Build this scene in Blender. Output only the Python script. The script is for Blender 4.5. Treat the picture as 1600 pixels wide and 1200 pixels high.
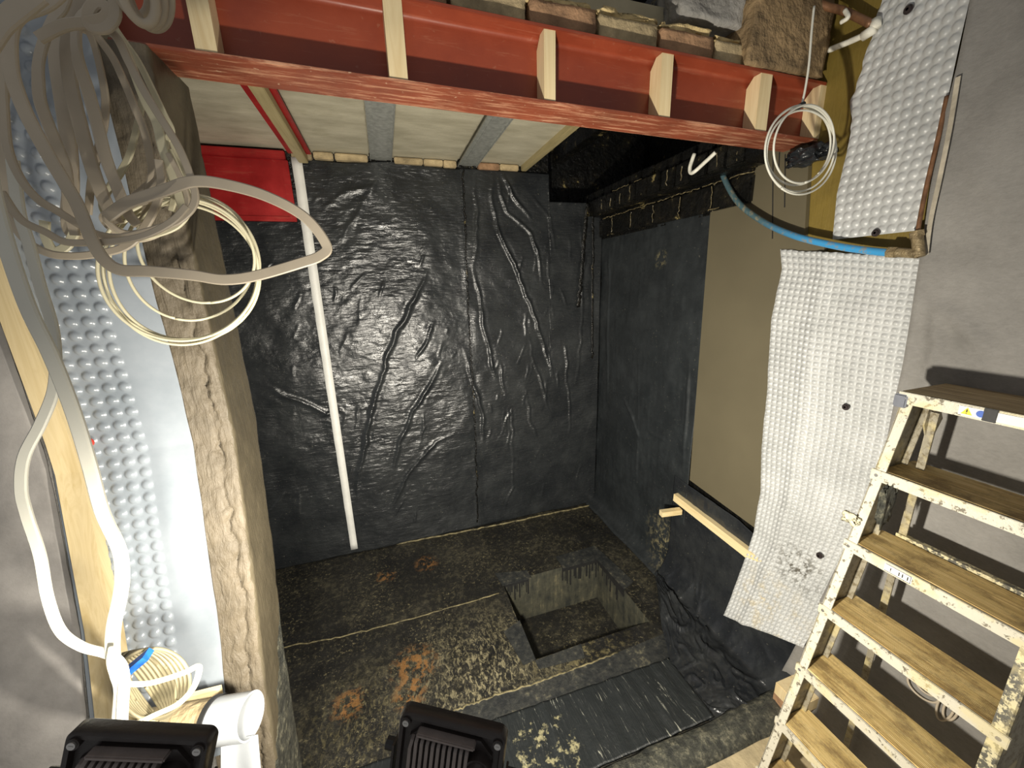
import bpy, bmesh, math, random
import numpy as np
from mathutils import Vector, Matrix, noise
random.seed(7)
rng = np.random.RandomState(11)
for o in list(bpy.data.objects): bpy.data.objects.remove(o)
S = bpy.context.scene
COL = S.collection
# ------------------------------------------------------------------ camera
FPX = 600.0
H = 2.0
def _cv(x, y): return np.array([x-800.0, 600.0-y, -FPX])
_up = -_cv(869, 2930); _up /= np.linalg.norm(_up)
_px = _cv(2750, 388); _px = _px-_up*_px.dot(_up); _px /= np.linalg.norm(_px)
RM = np.array([_px, np.cross(_up, _px), _up])
C0 = np.array([0, 0, H]); XR = 1.705
cam_d = bpy.data.cameras.new('camera'); cam = bpy.data.objects.new('camera', cam_d); COL.objects.link(cam)
cam_d.sensor_width = 36; cam_d.lens = 36*FPX/1600.0; cam_d.clip_start = 0.02
cam.matrix_world = Matrix.Translation((0, 0, H)) @ Matrix(RM.tolist()).to_4x4()
S.camera = cam
# ------------------------------------------------------------------ world, lights, exposure
W = bpy.data.worlds.new('world'); S.world = W; W.use_nodes = True
W.node_tree.nodes['Background'].inputs[0].default_value = (0.98, 0.97, 0.96, 1)
W.node_tree.nodes['Background'].inputs[1].default_value = 0.27
S.view_settings.view_transform = 'Standard'; S.view_settings.look = 'None'
S.view_settings.gamma = 1; S.view_settings.use_curve_mapping = False
S.view_settings.exposure = 0.0
FLOOD_L = dict(loc=(-0.337, 0.45, 1.448), yaw=-12, tilt=-12, roll=15, watts=11, spread=150)
FLOOD_R = dict(loc=(0.020, 0.40, 1.366), yaw=-27, tilt=-12, roll=7, watts=70, spread=175)

# ------------------------------------------------------------------ helpers
def ray(x, y): return RM @ _cv(x, y)
def PX(x, y, X): d = ray(x, y); return C0+d*(X/d[0])
def PY(x, y, Y): d = ray(x, y); return C0+d*(Y/d[1])
def PZ(x, y, Z): d = ray(x, y); return C0+d*((Z-H)/d[2])

def tag(o, label=None, cat=None, group=None, kind=None):
    if label: o['label'] = label
    if cat: o['category'] = cat
    if group: o['group'] = group
    if kind: o['kind'] = kind
    return o
def empty(name, loc=(0, 0, 0), rot=(0, 0, 0)):
    o = bpy.data.objects.new(name, None); COL.objects.link(o); o.location = loc; o.rotation_euler = rot
    o.empty_display_size = .05
    return o
def link(name, me, m, parent=None, smooth=False):
    o = bpy.data.objects.new(name, me); COL.objects.link(o)
    if m is not None: me.materials.append(m)
    if parent is not None: o.parent = parent
    if smooth:
        me.polygons.foreach_set('use_smooth', [True]*len(me.polygons))
    me.update()
    return o
class MB:
    def __init__(s): s.v = []; s.f = []; s.mi = []
    def add(s, v, f, mi=0):
        b = len(s.v); s.v += [tuple(map(float, p)) for p in v]; s.f += [tuple(i+b for i in q) for q in f]; s.mi += [mi]*len(f); return s
    def box(s, a, b, mi=0, bev=0.0):
        x0, y0, z0 = a; x1, y1, z1 = b
        if bev <= 0:
            v = [(x, y, z) for z in (z0, z1) for y in (y0, y1) for x in (x0, x1)]
            return s.add(v, [(0, 2, 3, 1), (4, 5, 7, 6), (0, 1, 5, 4), (2, 6, 7, 3), (0, 4, 6, 2), (1, 3, 7, 5)], mi)
        bm = bmesh.new(); bmesh.ops.create_cube(bm, size=1)
        for v in bm.verts: v.co = Vector(((x0+x1)/2+v.co.x*(x1-x0), (y0+y1)/2+v.co.y*(y1-y0), (z0+z1)/2+v.co.z*(z1-z0)))
        bmesh.ops.bevel(bm, geom=bm.edges[:], offset=bev, segments=2, affect='EDGES')
        s.bm(bm, mi); return s
    def bm(s, bm, mi=0):
        bm.verts.index_update(); v = [tuple(q.co) for q in bm.verts]; f = [tuple(q.index for q in p.verts) for p in bm.faces]
        bm.free(); return s.add(v, f, mi)
    def prism(s, poly, vec, mi=0):
        n = len(poly); poly = [np.array(p, float) for p in poly]; vec = np.array(vec, float)
        v = poly+[p+vec for p in poly]
        f = [tuple(range(n))[::-1], tuple(range(n, 2*n))]+[(i, (i+1) % n, n+(i+1) % n, n+i) for i in range(n)]
        return s.add(v, f, mi)
    def obb(s, a, b, w, t, wdir, mi=0):
        a = np.array(a, float); b = np.array(b, float); d = b-a; d /= np.linalg.norm(d)
        wd = np.array(wdir, float); wd -= d*wd.dot(d); wd /= np.linalg.norm(wd); td = np.cross(d, wd)
        poly = [a+wd*w/2+td*t/2, a-wd*w/2+td*t/2, a-wd*w/2-td*t/2, a+wd*w/2-td*t/2]
        return s.prism(poly, b-a, mi)
    def cyl(s, a, b, r, n=20, r2=None, mi=0, caps=True):
        a = np.array(a, float); b = np.array(b, float); d = b-a; d /= np.linalg.norm(d)
        q = np.array([0, 0, 1.0]) if abs(d[2]) < .9 else np.array([1.0, 0, 0])
        u = np.cross(d, q); u /= np.linalg.norm(u); w = np.cross(d, u); r2 = r if r2 is None else r2
        v = []
        for c, rr in ((a, r), (b, r2)):
            for i in range(n):
                t = 2*math.pi*i/n; v.append(c+u*math.cos(t)*rr+w*math.sin(t)*rr)
        f = [(i, (i+1) % n, n+(i+1) % n, n+i) for i in range(n)]
        if caps: f += [tuple(range(n))[::-1], tuple(range(n, 2*n))]
        return s.add(v, f, mi)
    def build(s, name, m, parent=None, smooth=False, mats=None):
        me = bpy.data.meshes.new(name); me.from_pydata(s.v, [], s.f)
        o = link(name, me, None, parent, smooth)
        for mm in (mats or [m]): me.materials.append(mm)
        if mats: me.polygons.foreach_set('material_index', s.mi)
        bm = bmesh.new(); bm.from_mesh(me); bmesh.ops.recalc_face_normals(bm, faces=bm.faces[:]); bm.to_mesh(me); bm.free()
        return o
def autosmooth(o, ang=35):
    me = o.data
    me.polygons.foreach_set('use_smooth', [True]*len(me.polygons))
    bm = bmesh.new(); bm.from_mesh(me)
    for e in bm.edges:
        if len(e.link_faces) == 2 and e.calc_face_angle(0) > math.radians(ang): e.smooth = False
    bm.to_mesh(me); bm.free()
    return o
def grid(name, P, m, parent=None, thick=0.0, matidx=None, mats=None, closed_u=False):
    """P: array (nv, nu, 3) of points; optional thickness added behind"""
    nv, nu, _ = P.shape
    idx = np.arange(nv*nu).reshape(nv, nu)
    q = np.stack([idx[:-1, :-1], idx[:-1, 1:], idx[1:, 1:], idx[1:, :-1]], -1).reshape(-1, 4)
    me = bpy.data.meshes.new(name); me.from_pydata(P.reshape(-1, 3).tolist(), [], q.tolist())
    o = link(name, me, m, parent, True)
    if mats:
        for mm in mats: me.materials.append(mm)
    if matidx is not None: me.polygons.foreach_set('material_index', matidx.reshape(-1).astype(int).tolist())
    if thick:
        md = o.modifiers.new('solid', 'SOLIDIFY'); md.thickness = thick; md.offset = 0
    return o
def catmull(pts, n=8):
    p = [np.array(q, float) for q in pts]; p = [2*p[0]-p[1]]+p+[2*p[-1]-p[-2]]
    out = []
    for i in range(1, len(p)-2):
        for k in range(n):
            t = k/n; a, b, c, d = p[i-1], p[i], p[i+1], p[i+2]
            out.append(.5*((2*b)+(-a+c)*t+(2*a-5*b+4*c-d)*t*t+(-a+3*b-3*c+d)*t**3))
    out.append(p[-2]); return np.array(out)
def sweep_v(path, w, t, face=(0, -1, 0), twist=0.0, n=12, mbld=None, mi=0):
    """flat or round cable: width w, thickness t along path; the flat side looks along face"""
    mbld = mbld or MB(); N = len(path); n = 8 if w != t else n; f = np.array(face, float)
    tan = np.gradient(path, axis=0); tan /= np.linalg.norm(tan, axis=1)[:, None]+1e-9
    v = []; nprev = None
    for i in range(N):
        d = tan[i]
        if nprev is None: nn = f-d*f.dot(d)
        else: nn = nprev-d*nprev.dot(d)
        nn /= np.linalg.norm(nn)+1e-9
        if nprev is not None:   # relax softly to the face direction
            g = f-d*f.dot(d); l = np.linalg.norm(g)
            if l > .3: nn = nn*.75+(g/l)*.25; nn /= np.linalg.norm(nn)
        nprev = nn; s = np.cross(d, nn)
        a0 = .6*twist*math.sin(i/N*7.0)
        n2 = nn*math.cos(a0)+s*math.sin(a0); s2 = np.cross(d, n2)
        if w != t:
            c_ = t*.28
            for a, b in ((w/2, -t/2+c_), (w/2, t/2-c_), (w/2-c_, t/2), (-w/2+c_, t/2), (-w/2, t/2-c_), (-w/2, -t/2+c_), (-w/2+c_, -t/2), (w/2-c_, -t/2)): v.append(path[i]+s2*a+n2*b)
            continue
        for k in range(n):
            a = 2*math.pi*k/n; c, q = math.cos(a), math.sin(a)
            e = 1.0
            v.append(path[i]+s2*(w/2)*math.copysign(abs(c)**e, c)+n2*(t/2)*math.copysign(abs(q)**e, q))
    fcs = [(i*n+k, i*n+(k+1) % n, (i+1)*n+(k+1) % n, (i+1)*n+k) for i in range(N-1) for k in range(n)]
    fcs += [tuple(range(n))[::-1], tuple((N-1)*n+k for k in range(n))]
    mbld.add(v, fcs, mi); return mbld
def vnoise(x, y, s, seed=0):
    """cheap smooth value noise on arrays"""
    x = np.asarray(x)/s+seed*17.3; y = np.asarray(y)/s+seed*9.1
    xi = np.floor(x).astype(int); yi = np.floor(y).astype(int); fx = x-xi; fy = y-yi
    fx = fx*fx*(3-2*fx); fy = fy*fy*(3-2*fy)
    def h(a, b):
        n_ = (a*374761393+b*668265263+seed*974711) & 0x7fffffff; n_ = (n_ ^ (n_ >> 13))*1274126177 & 0x7fffffff
        return ((n_ ^ (n_ >> 16)) & 0xffff)/65535.0
    return (h(xi, yi)*(1-fx)+h(xi+1, yi)*fx)*(1-fy)+(h(xi, yi+1)*(1-fx)+h(xi+1, yi+1)*fx)*fy-.5
def seg_dist(A, B, pl):
    """distance from points (A,B) to polyline pl [(a,b)...], plus parameter 0..1"""
    best = np.full(A.shape, 1e9); par = np.zeros(A.shape); n = len(pl)-1
    for i in range(n):
        a0, b0 = pl[i]; a1, b1 = pl[i+1]; da, db = a1-a0, b1-b0; L = da*da+db*db+1e-12
        t = np.clip(((A-a0)*da+(B-b0)*db)/L, 0, 1); d = np.hypot(A-a0-t*da, B-b0-t*db)
        m = d < best; best = np.where(m, d, best); par = np.where(m, (i+t)/n, par)
    return best, par

# ------------------------------------------------------------------ materials
class NT:
    def __init__(s, name):
        s.m = bpy.data.materials.new(name); s.m.use_nodes = True; s.t = s.m.node_tree
        s.b = s.t.nodes['Principled BSDF']; s.tc = s.t.nodes.new('ShaderNodeTexCoord')
    def n(s, typ, **kw):
        nd = s.t.nodes.new(typ)
        for k, v in kw.items(): setattr(nd, k, v)
        return nd
    def l(s, a, b): s.t.links.new(a, b)
    def coords(s, scale=(1, 1, 1), src='Object', rot=(0, 0, 0), loc=(0, 0, 0)):
        mp = s.n('ShaderNodeMapping'); s.l(s.tc.outputs[src], mp.inputs[0]); mp.inputs['Scale'].default_value = scale
        mp.inputs['Rotation'].default_value = rot; mp.inputs['Location'].default_value = loc
        return mp.outputs[0]
    def noise(s, sc, det=4, rough=.55, scale=(1, 1, 1), dist=0, loc=(0, 0, 0), rot=(0, 0, 0)):
        nd = s.n('ShaderNodeTexNoise'); nd.inputs['Scale'].default_value = sc; nd.inputs['Detail'].default_value = det
        nd.inputs['Roughness'].default_value = rough; nd.inputs['Distortion'].default_value = dist
        s.l(s.coords(scale, loc=loc, rot=rot), nd.inputs['Vector']); return nd.outputs['Fac']
    def ramp(s, fac, stops):
        r = s.n('ShaderNodeValToRGB'); e = r.color_ramp.elements
        while len(e) < len(stops): e.new(.5)
        for q, (p, c) in zip(e, stops):
            q.position = p; q.color = (c if len(c) == 4 else (*c, 1)) if not isinstance(c, (int, float)) else (c, c, c, 1)
        s.l(fac, r.inputs[0]); return r.outputs[0]
    def mix(s, fac, a, b, typ='MIX'):
        m = s.n('ShaderNodeMix', data_type='RGBA', blend_type=typ)
        if isinstance(fac, (int, float)): m.inputs[0].default_value = fac
        else: s.l(fac, m.inputs[0])
        for k, q in ((6, a), (7, b)):
            if isinstance(q, (tuple, list)): m.inputs[k].default_value = (*q[:3], 1)
            else: s.l(q, m.inputs[k])
        return m.outputs[2]
    def math(s, op, a, b=0.0, clamp=False):
        m = s.n('ShaderNodeMath', operation=op, use_clamp=clamp)
        for k, q in ((0, a), (1, b)):
            if isinstance(q, (int, float)): m.inputs[k].default_value = q
            else: s.l(q, m.inputs[k])
        return m.outputs[0]
    def bump(s, h, strength=.5, dist=.01, prev=None):
        b = s.n('ShaderNodeBump'); b.inputs['Strength'].default_value = strength; b.inputs['Distance'].default_value = dist
        s.l(h, b.inputs['Height'])
        if prev is not None: s.l(prev, b.inputs['Normal'])
        return b.outputs[0]
    def fin(s, col=None, rough=None, nrm=None, metal=0, spec=None, coat=None):
        if col is not None:
            if isinstance(col, (tuple, list)): s.b.inputs['Base Color'].default_value = (*col[:3], 1)
            else: s.l(col, s.b.inputs['Base Color'])
        if rough is not None:
            if isinstance(rough, (int, float)): s.b.inputs['Roughness'].default_value = rough
            else: s.l(rough, s.b.inputs['Roughness'])
        if nrm is not None: s.l(nrm, s.b.inputs['Normal'])
        s.b.inputs['Metallic'].default_value = metal
        if spec is not None: s.b.inputs['Specular IOR Level'].default_value = spec
        if coat: s.b.inputs['Coat Weight'].default_value = coat; s.b.inputs['Coat Roughness'].default_value = .15
        return s.m
def spot(t, centre, radius, soft=.5):
    """mask 1 inside a world-space ball, 0 outside (a patch of dirt with its own place)"""
    vm = t.n('ShaderNodeVectorMath', operation='DISTANCE'); t.l(t.tc.outputs['Object'], vm.inputs[0]); vm.inputs[1].default_value = tuple(centre)
    return t.ramp(t.math('DIVIDE', vm.outputs['Value'], radius), [(1-soft, 1.0), (1.0, 0.0)])
M = {}
def simple(name, col, rough=.5, var=.25, sc=12, bump=.2, bsc=60, metal=0, dist=.002, **kw):
    t = NT(name); n1 = t.noise(sc, 5); lo = tuple(c*(1-var) for c in col); hi = tuple(min(1, c*(1+var)) for c in col)
    c = t.ramp(n1, [(.3, lo), (.7, hi)])
    M[name] = t.fin(c, rough, t.bump(t.noise(bsc, 4), bump, dist), metal, **kw); return M[name]
# polythene / bitumen sheet
def black_sheet(name, base=(.016, .018, .020), dust=(.10, .105, .10), rough=.27, ripple=.5, dustamt=.35, sx=14, sz=70, strength=.45, spots=()):
    t = NT(name)
    r1 = t.noise(1.0, 3, .5, scale=(sx, sx, sz), dist=.6)
    r2 = t.noise(9, 4, .6, dist=.8)
    r3 = t.noise(60, 3, .6)
    h = t.math('ADD', t.math('MULTIPLY', r1, ripple), t.math('ADD', t.math('MULTIPLY', r2, .55), t.math('MULTIPLY', r3, .12)))
    nb = t.bump(h, strength, .012)
    d = t.ramp(t.noise(5, 8, .7), [(.42, 0.0), (.8, 1.0)])
    sp = t.ramp(t.noise(90, 2, .5), [(.70, 0.0), (.76, 1.0)])
    c = t.mix(t.math('MULTIPLY', d, dustamt), base, dust)
    c = t.mix(t.math('MULTIPLY', sp, .5), c, (.20, .19, .15))
    for pos, rr in spots:
        sm = t.math('MULTIPLY', spot(t, pos, rr, .8), t.ramp(t.noise(26, 6, .75), [(.50, 0.0), (.60, 1.0)])); c = t.mix(t.math('MULTIPLY', sm, .8, True), c, (.30, .26, .14))
    ro = t.ramp(t.noise(7, 5), [(.3, rough), (.75, rough+.22)])
    M[name] = t.fin(c, ro, nb, spec=.5); return M[name]
black_sheet('sheet_black', dust=(.06, .065, .065), rough=.21, strength=.6, dustamt=.5)
black_sheet('sheet_side', spots=((PX(1045, 850, XR), .26), (PX(1035, 405, XR), .07)), base=(.014, .017, .019), dust=(.045, .052, .055), rough=.42, ripple=.25, strength=.3, dustamt=.6)
black_sheet('sheet_loose', base=(.016, .018, .021), rough=.17, ripple=.1, sx=6, sz=6, strength=.5)
def tar():
    t = NT('tar'); n = t.noise(20, 6, .65)
    c = t.ramp(t.noise(11, 8, .7), [(.50, (.004, .004, .0035)), (.62, (.014, .012, .008)), (.68, (.30, .24, .10))])  # yellow flecks put highlights of the wet tar into its colour
    M['tar'] = t.fin(c, t.ramp(n, [(.3, .16), (.7, .42)]), t.bump(n, .7, .02))
tar()
def floor_mat():
    t = NT('floor_felt')
    big = t.noise(2.2, 6, .65); fine = t.noise(26, 8, .75, dist=.4); streak = t.noise(1, 8, .75, scale=(50, 24, 20), dist=.9)
    base = t.ramp(big, [(.35, (.009, .009, .009)), (.65, (.022, .021, .017))])
    dustm = t.ramp(t.math('MULTIPLY', fine, t.math('ADD', big, .5)), [(.50, 0.0), (.70, 1.0)])
    c = t.mix(t.math('MULTIPLY', dustm, .55), base, (.12, .108, .070))
    # scuffed, dusty area in front of the sump
    a = t.math('MULTIPLY', spot(t, PZ(760, 1065, 0), .55, .85), t.ramp(streak, [(.50, 0.0), (.60, 1.0)]))
    c = t.mix(t.math('MULTIPLY', a, .8, True), c, (.34, .30, .18))
    a = t.math('MULTIPLY', spot(t, PZ(560, 1130, 0), .35, .9), t.ramp(streak, [(.5, 0.0), (.72, 1.0)]))
    c = t.mix(t.math('MULTIPLY', a, .7, True), c, (.27, .23, .11))
    a = t.math('MULTIPLY', spot(t, PZ(900, 1010, 0), .40, .9), t.ramp(fine, [(.5, 0.0), (.62, 1.0)]))
    c = t.mix(t.math('MULTIPLY', a, .6, True), c, (.24, .20, .09))
    spk = t.math('MULTIPLY', t.ramp(t.noise(48, 5, .8), [(.56, 0.0), (.62, 1.0)]), t.ramp(t.noise(3.3, 5, .7, loc=(1, 2, 0)), [(.42, 0.0), (.62, 1.0)]))
    c = t.mix(t.math('MULTIPLY', spk, .8, True), c, (.27, .235, .13))
    rust_n = t.ramp(t.noise(22, 6, .7, loc=(2, 5, 0)), [(.49, 0.0), (.55, 1.0)])
    for px, py, r in ((648, 1040, .15), (666, 880, .10), (640, 1085, .10), (545, 1100, .10), (603, 900, .08)):
        a = t.math('MULTIPLY', spot(t, PZ(px, py, 0), r, .6), rust_n)
        c = t.mix(t.math('MULTIPLY', a, .75, True), c, (.27, .13, .04))
    sp = t.ramp(t.noise(130, 2, .5), [(.68, 0.0), (.74, 1.0)])
    c = t.mix(t.math('MULTIPLY', sp, .5), c, (.35, .30, .18))
    nb = t.bump(t.math('ADD', fine, t.math('MULTIPLY', big, 1.5)), .55, .012)
    M['floor_felt'] = t.fin(c, t.ramp(t.noise(8, 6), [(.3, .3), (.7, .62)]), nb)
floor_mat()
def streak_sheet():
    t = NT('sheet_streaked')
    s1 = t.noise(1, 5, .7, scale=(46, 5, 10), dist=2.0, rot=(0, 0, .25))
    c = t.ramp(s1, [(.54, (.020, .023, .024)), (.63, (.035, .038, .038)), (.67, (.36, .36, .30))])  # pale streaks paint the highlights on the folds into the colour
    blot = t.ramp(t.math('MULTIPLY', spot(t, PZ(860, 1180, 0), .42, .7), t.noise(24, 7, .7)), [(.53, 0.0), (.62, 1.0)])
    c = t.mix(blot, c, (.36, .33, .19))
    M['sheet_streaked'] = t.fin(c, .4, t.bump(t.math('ADD', s1, t.noise(14, 4)), .6, .01))
streak_sheet()
def kerb_mat():
    t = NT('kerb_felt'); n = t.noise(30, 8, .75)
    c = t.ramp(n, [(.40, (.035, .037, .032)), (.54, (.09, .09, .07)), (.68, (.32, .30, .21))])
    M['kerb_felt'] = t.fin(c, .5, t.bump(n, .9, .02))
kerb_mat()
def pit_mat():
    t = NT('pit_side'); n = t.noise(9, 8, .7); v = t.noise(1, 6, .7, scale=(30, 30, 5))
    c = t.ramp(t.math('ADD', t.math('MULTIPLY', n, .5), t.math('MULTIPLY', v, .5)), [(.40, (.035, .037, .032)), (.56, (.085, .082, .058)), (.68, (.22, .19, .11))])
    M['pit_side'] = t.fin(c, .5, t.bump(n, .6, .012))
pit_mat()
def dusty_felt():
    t = NT('felt_dusty'); n = t.noise(30, 8, .75); b = t.noise(5, 6, .7)
    c = t.ramp(t.math('ADD', t.math('MULTIPLY', n, .6), t.math('MULTIPLY', b, .4)), [(.44, (.020, .022, .023)), (.55, (.045, .046, .042)), (.66, (.22, .20, .13))])
    M['felt_dusty'] = t.fin(c, .42, t.bump(n, .6, .01))
dusty_felt()
def red_steel(name, col=(.31, .062, .026), scr=.5, dark=(.22, .040, .018)):
    t = NT(name); n = t.noise(5, 6, .6); s = t.noise(1, 6, .75, scale=(5, 60, 60), dist=.5)
    c = t.mix(t.ramp(n, [(.35, 0.0), (.7, 1.0)]), dark, col)
    m = t.ramp(s, [((.50 if name == 'red_flange' else .56), 0.0), (.66, 1.0)]); c = t.mix(t.math('MULTIPLY', m, scr), c, (.62, .33, .20))
    sp = t.ramp(t.noise(45, 4, .6), [(.66, 0.0), (.71, 1.0)]); c = t.mix(t.math('MULTIPLY', sp, scr), c, (.55, .36, .24))
    M[name] = t.fin(c, t.ramp(n, [(.3, .32), (.7, .52)]), t.bump(t.noise(30, 4), .15, .003)); return t
red_steel('red_steel', scr=.12)
red_steel('red_flange', col=(.31, .075, .035), scr=1.0, dark=(.20, .055, .028))
red_steel('red_panel', col=(.40, .012, .012), dark=(.24, .006, .007), scr=.08)
def slurry(name, col, crack=.5, rough=.6):
    t = NT(name); n = t.noise(6, 8, .65); w = t.noise(1, 6, .6, scale=(60, 60, 8), dist=1.0)
    c = t.ramp(n, [(.3, tuple(q*.8 for q in col)), (.7, tuple(q*1.2 for q in col))])
    sp = t.ramp(t.noise(24, 7, .7), [(.68, 0.0), (.74, 1.0)]); c = t.mix(t.math('MULTIPLY', sp, .35), c, (.45, .38, .24))
    nb = t.bump(t.math('ADD', t.math('MULTIPLY', n, .8), t.math('MULTIPLY', w, .4)), crack, .015)
    M[name] = t.fin(c, rough, nb)
slurry('slurry_rough', (.115, .094, .064), 1.0)
slurry('slurry_smooth', (.092, .077, .050), .35, .42)
simple('board', (.125, .108, .068), .42, .07, 3, .08, 30)
slurry('olive', (.19, .135, .028), .35, .5)
simple('padstone', (.24, .165, .085), .8, .5, 7, 1.0, 26, dist=.02)
def ceiling_mat():
    t = NT('ceiling_block'); n = t.noise(4, 8, .6, scale=(1, 2.6, 1)); f = t.noise(80, 3)
    c = t.ramp(n, [(.3, (.36, .33, .235)), (.7, (.56, .52, .39))])
    st = t.ramp(t.noise(3, 7, .7, loc=(4, 1, 2)), [(.58, 0.0), (.75, 1.0)]); c = t.mix(t.math('MULTIPLY', st, .4), c, (.28, .25, .15))
    M['ceiling_block'] = t.fin(c, .85, t.bump(t.math('ADD', n, t.math('MULTIPLY', f, .3)), .4, .01))
ceiling_mat()
simple('concrete_grey', (.30, .29, .27), .85, .3, 6, .6, 30, dist=.02)
simple('concrete_yellow', (.50, .41, .25), .8, .35, 9, .6, 40, dist=.01)
simple('brick_buff', (.42, .33, .19), .85, .4, 14, .7, 50, dist=.01)
simple('brick_brown', (.34, .20, .11), .85, .4, 10, .7, 50, dist=.01)
simple('mortar', (.62, .48, .24), .9, .3, 30, .8, 60, dist=.01)
simple('foam_yellow', (.75, .55, .08), .6, .3, 30, .8, 40, dist=.02)
simple('galvanised', (.36, .37, .34), .45, .25, 38, .15, 80, metal=.35)
def pine(name, a=(.66, .50, .24), b=(.82, .68, .40), axis='z', sc=1.0, rough=.6, knots=True):
    t = NT(name)
    s = {'z': (26, 26, 1.6), 'x': (1.6, 26, 26), 'y': (26, 1.6, 26)}[axis]
    g = t.noise(sc, 5, .6, scale=s, dist=1.2)
    c = t.ramp(g, [(.3, a), (.55, b), (.75, a)])
    if knots:
        k = t.ramp(t.noise(7, 2, .4, loc=(3, 1, 4)), [(.70, 0.0), (.76, 1.0)]); c = t.mix(t.math('MULTIPLY', k, .6), c, (.30, .17, .06))
    M[name] = t.fin(c, rough, t.bump(g, .2, .004))
pine('pine_z', a=(.45, .34, .16), b=(.58, .47, .27)); pine('pine_x', axis='x'); pine('pine_y', axis='y'); pine('pine_pale', a=(.66, .50, .26), b=(.80, .66, .40))
pine('timber_old', a=(.30, .25, .12), b=(.42, .35, .18), axis='y')
def tread_mat():
    t = NT('tread_ply')
    g = t.noise(1, 6, .65, scale=(70, 3.0, 70), dist=1.2)
    c = t.ramp(g, [(.30, (.36, .23, .075)), (.5, (.62, .45, .18)), (.70, (.82, .66, .34))])
    st = t.ramp(t.noise(11, 8, .8, scale=(1, .6, 1)), [(.47, 0.0), (.60, 1.0)]); c = t.mix(t.math('MULTIPLY', st, .72), c, (.16, .10, .035))
    oi = t.n('ShaderNodeObjectInfo')
    wv = t.n('ShaderNodeTexWave', bands_direction='X'); wv.inputs['Scale'].default_value = 60; wv.inputs['Distortion'].default_value = .6
    t.l(t.coords(), wv.inputs['Vector'])
    M['tread_ply'] = t.fin(c, .65, t.bump(t.math('ADD', g, t.math('MULTIPLY', wv.outputs['Fac'], .6)), .5, .004))
    t = NT('tread_top')
    g = t.noise(1, 6, .65, scale=(80, 3.0, 80), dist=1.4)
    c = t.ramp(g, [(.34, (.09, .06, .03)), (.5, (.33, .24, .12)), (.66, (.58, .46, .27))])
    M['tread_top'] = t.fin(c, .7, t.bump(g, .5, .005))
tread_mat()
def painted_alu(name, base=(.72, .68, .55), chip=(.20, .19, .15), th=(.60, .64)):
    t = NT(name); n = t.noise(58, 6, .7)
    c = t.mix(t.ramp(n, [(th[0], 0.0), (th[1], 1.0)]), base, chip)
    y = t.ramp(t.noise(13, 4), [(.52, 0.0), (.62, 1.0)]); c = t.mix(t.math('MULTIPLY', y, .5), c, (.66, .56, .28))
    M[name] = t.fin(c, .45, t.bump(n, .4, .004), .1)
painted_alu('alu_white', base=(.60, .57, .47), chip=(.17, .15, .11), th=(.56, .61)); painted_alu('alu_splashed', base=(.60, .54, .34), chip=(.10, .095, .075), th=(.46, .52))
painted_alu('alu_grey', base=(.30, .27, .20), chip=(.16, .13, .075), th=(.48, .62))
def fleece():
    t = NT('fleece'); n = t.noise(3.5, 8, .65); f = t.noise(1, 5, .7, scale=(60, 60, 130), dist=.5)
    c = t.ramp(t.math('ADD', t.math('MULTIPLY', n, .7), t.math('MULTIPLY', f, .3)), [(.35, (.185, .178, .165)), (.65, (.29, .28, .262))])
    M['fleece'] = t.fin(c, .85, t.bump(t.math('ADD', n, t.math('MULTIPLY', f, .5)), .35, .01), spec=.25)
    t = NT('fleece_pink'); n = t.noise(5, 8, .65)
    M['fleece_pink'] = t.fin(t.ramp(n, [(.35, (.20, .19, .18)), (.65, (.31, .295, .28))]), .8, t.bump(n, .5, .01), spec=.25)
fleece()
def membrane():
    t = NT('membrane_clear'); n = t.noise(8, 5, .6)
    c = t.ramp(n, [(.3, (.21, .24, .27)), (.7, (.28, .31, .345))])
    M['membrane_clear'] = t.fin(c, .24, t.bump(t.noise(5, 3), .15, .01), spec=.6)
    t = NT('membrane_white')
    c = t.ramp(t.noise(6, 6, .6), [(.3, (.40, .41, .405)), (.7, (.53, .54, .535))])
    d = t.math('MULTIPLY', spot(t, PX(1250, 885, 1.68), .15, .8), t.ramp(t.noise(35, 5, .7), [(.50, 0.0), (.58, 1.0)]))
    c = t.mix(t.math('MULTIPLY', d, .9, True), c, (.07, .06, .04))
    d = t.math('MULTIPLY', spot(t, PX(1205, 955, 1.64), .25, .8), t.ramp(t.noise(18, 5, .7), [(.50, 0.0), (.65, 1.0)]))
    c = t.mix(t.math('MULTIPLY', d, .6, True), c, (.50, .40, .20))
    M['membrane_white'] = t.fin(c, .36, t.bump(t.noise(5, 3), .1, .01), spec=.5)
membrane()
simple('cable_grey', (.48, .415, .32), .42, .10, 8, .05)
simple('cable_cream', (.62, .58, .41), .4, .06, 8, .05)
simple('cable_white', (.66, .65, .57), .4, .05, 8, .05)
simple('cable_coil_beige', (.27, .235, .145), .45, .1, 8, .05)
simple('tape_blue', (.02, .13, .55), .4, .2, 30)
simple('pipe_blue', (.05, .27, .52), .4, .3, 18, .3)
def bluepipe():
    t = NT('pipe_blue'); sp = t.ramp(t.noise(40, 5, .7), [(.54, 0.0), (.62, 1.0)])
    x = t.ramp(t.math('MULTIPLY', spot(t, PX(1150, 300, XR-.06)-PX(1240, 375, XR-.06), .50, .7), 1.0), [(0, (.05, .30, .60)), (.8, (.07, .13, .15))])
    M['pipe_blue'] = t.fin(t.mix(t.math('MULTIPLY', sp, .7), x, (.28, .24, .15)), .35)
bluepipe()
simple('copper_dirty', (.20, .10, .05), .45, .4, 30, .4, metal=.3)
simple('brass_dirty', (.26, .20, .11), .5, .5, 40, .8, metal=.3, dist=.01)
simple('tape_white', (.78, .78, .74), .5, .08, 10, .15)
simple('paint_white', (.80, .78, .68), .5, .2, 40, .5)
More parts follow.
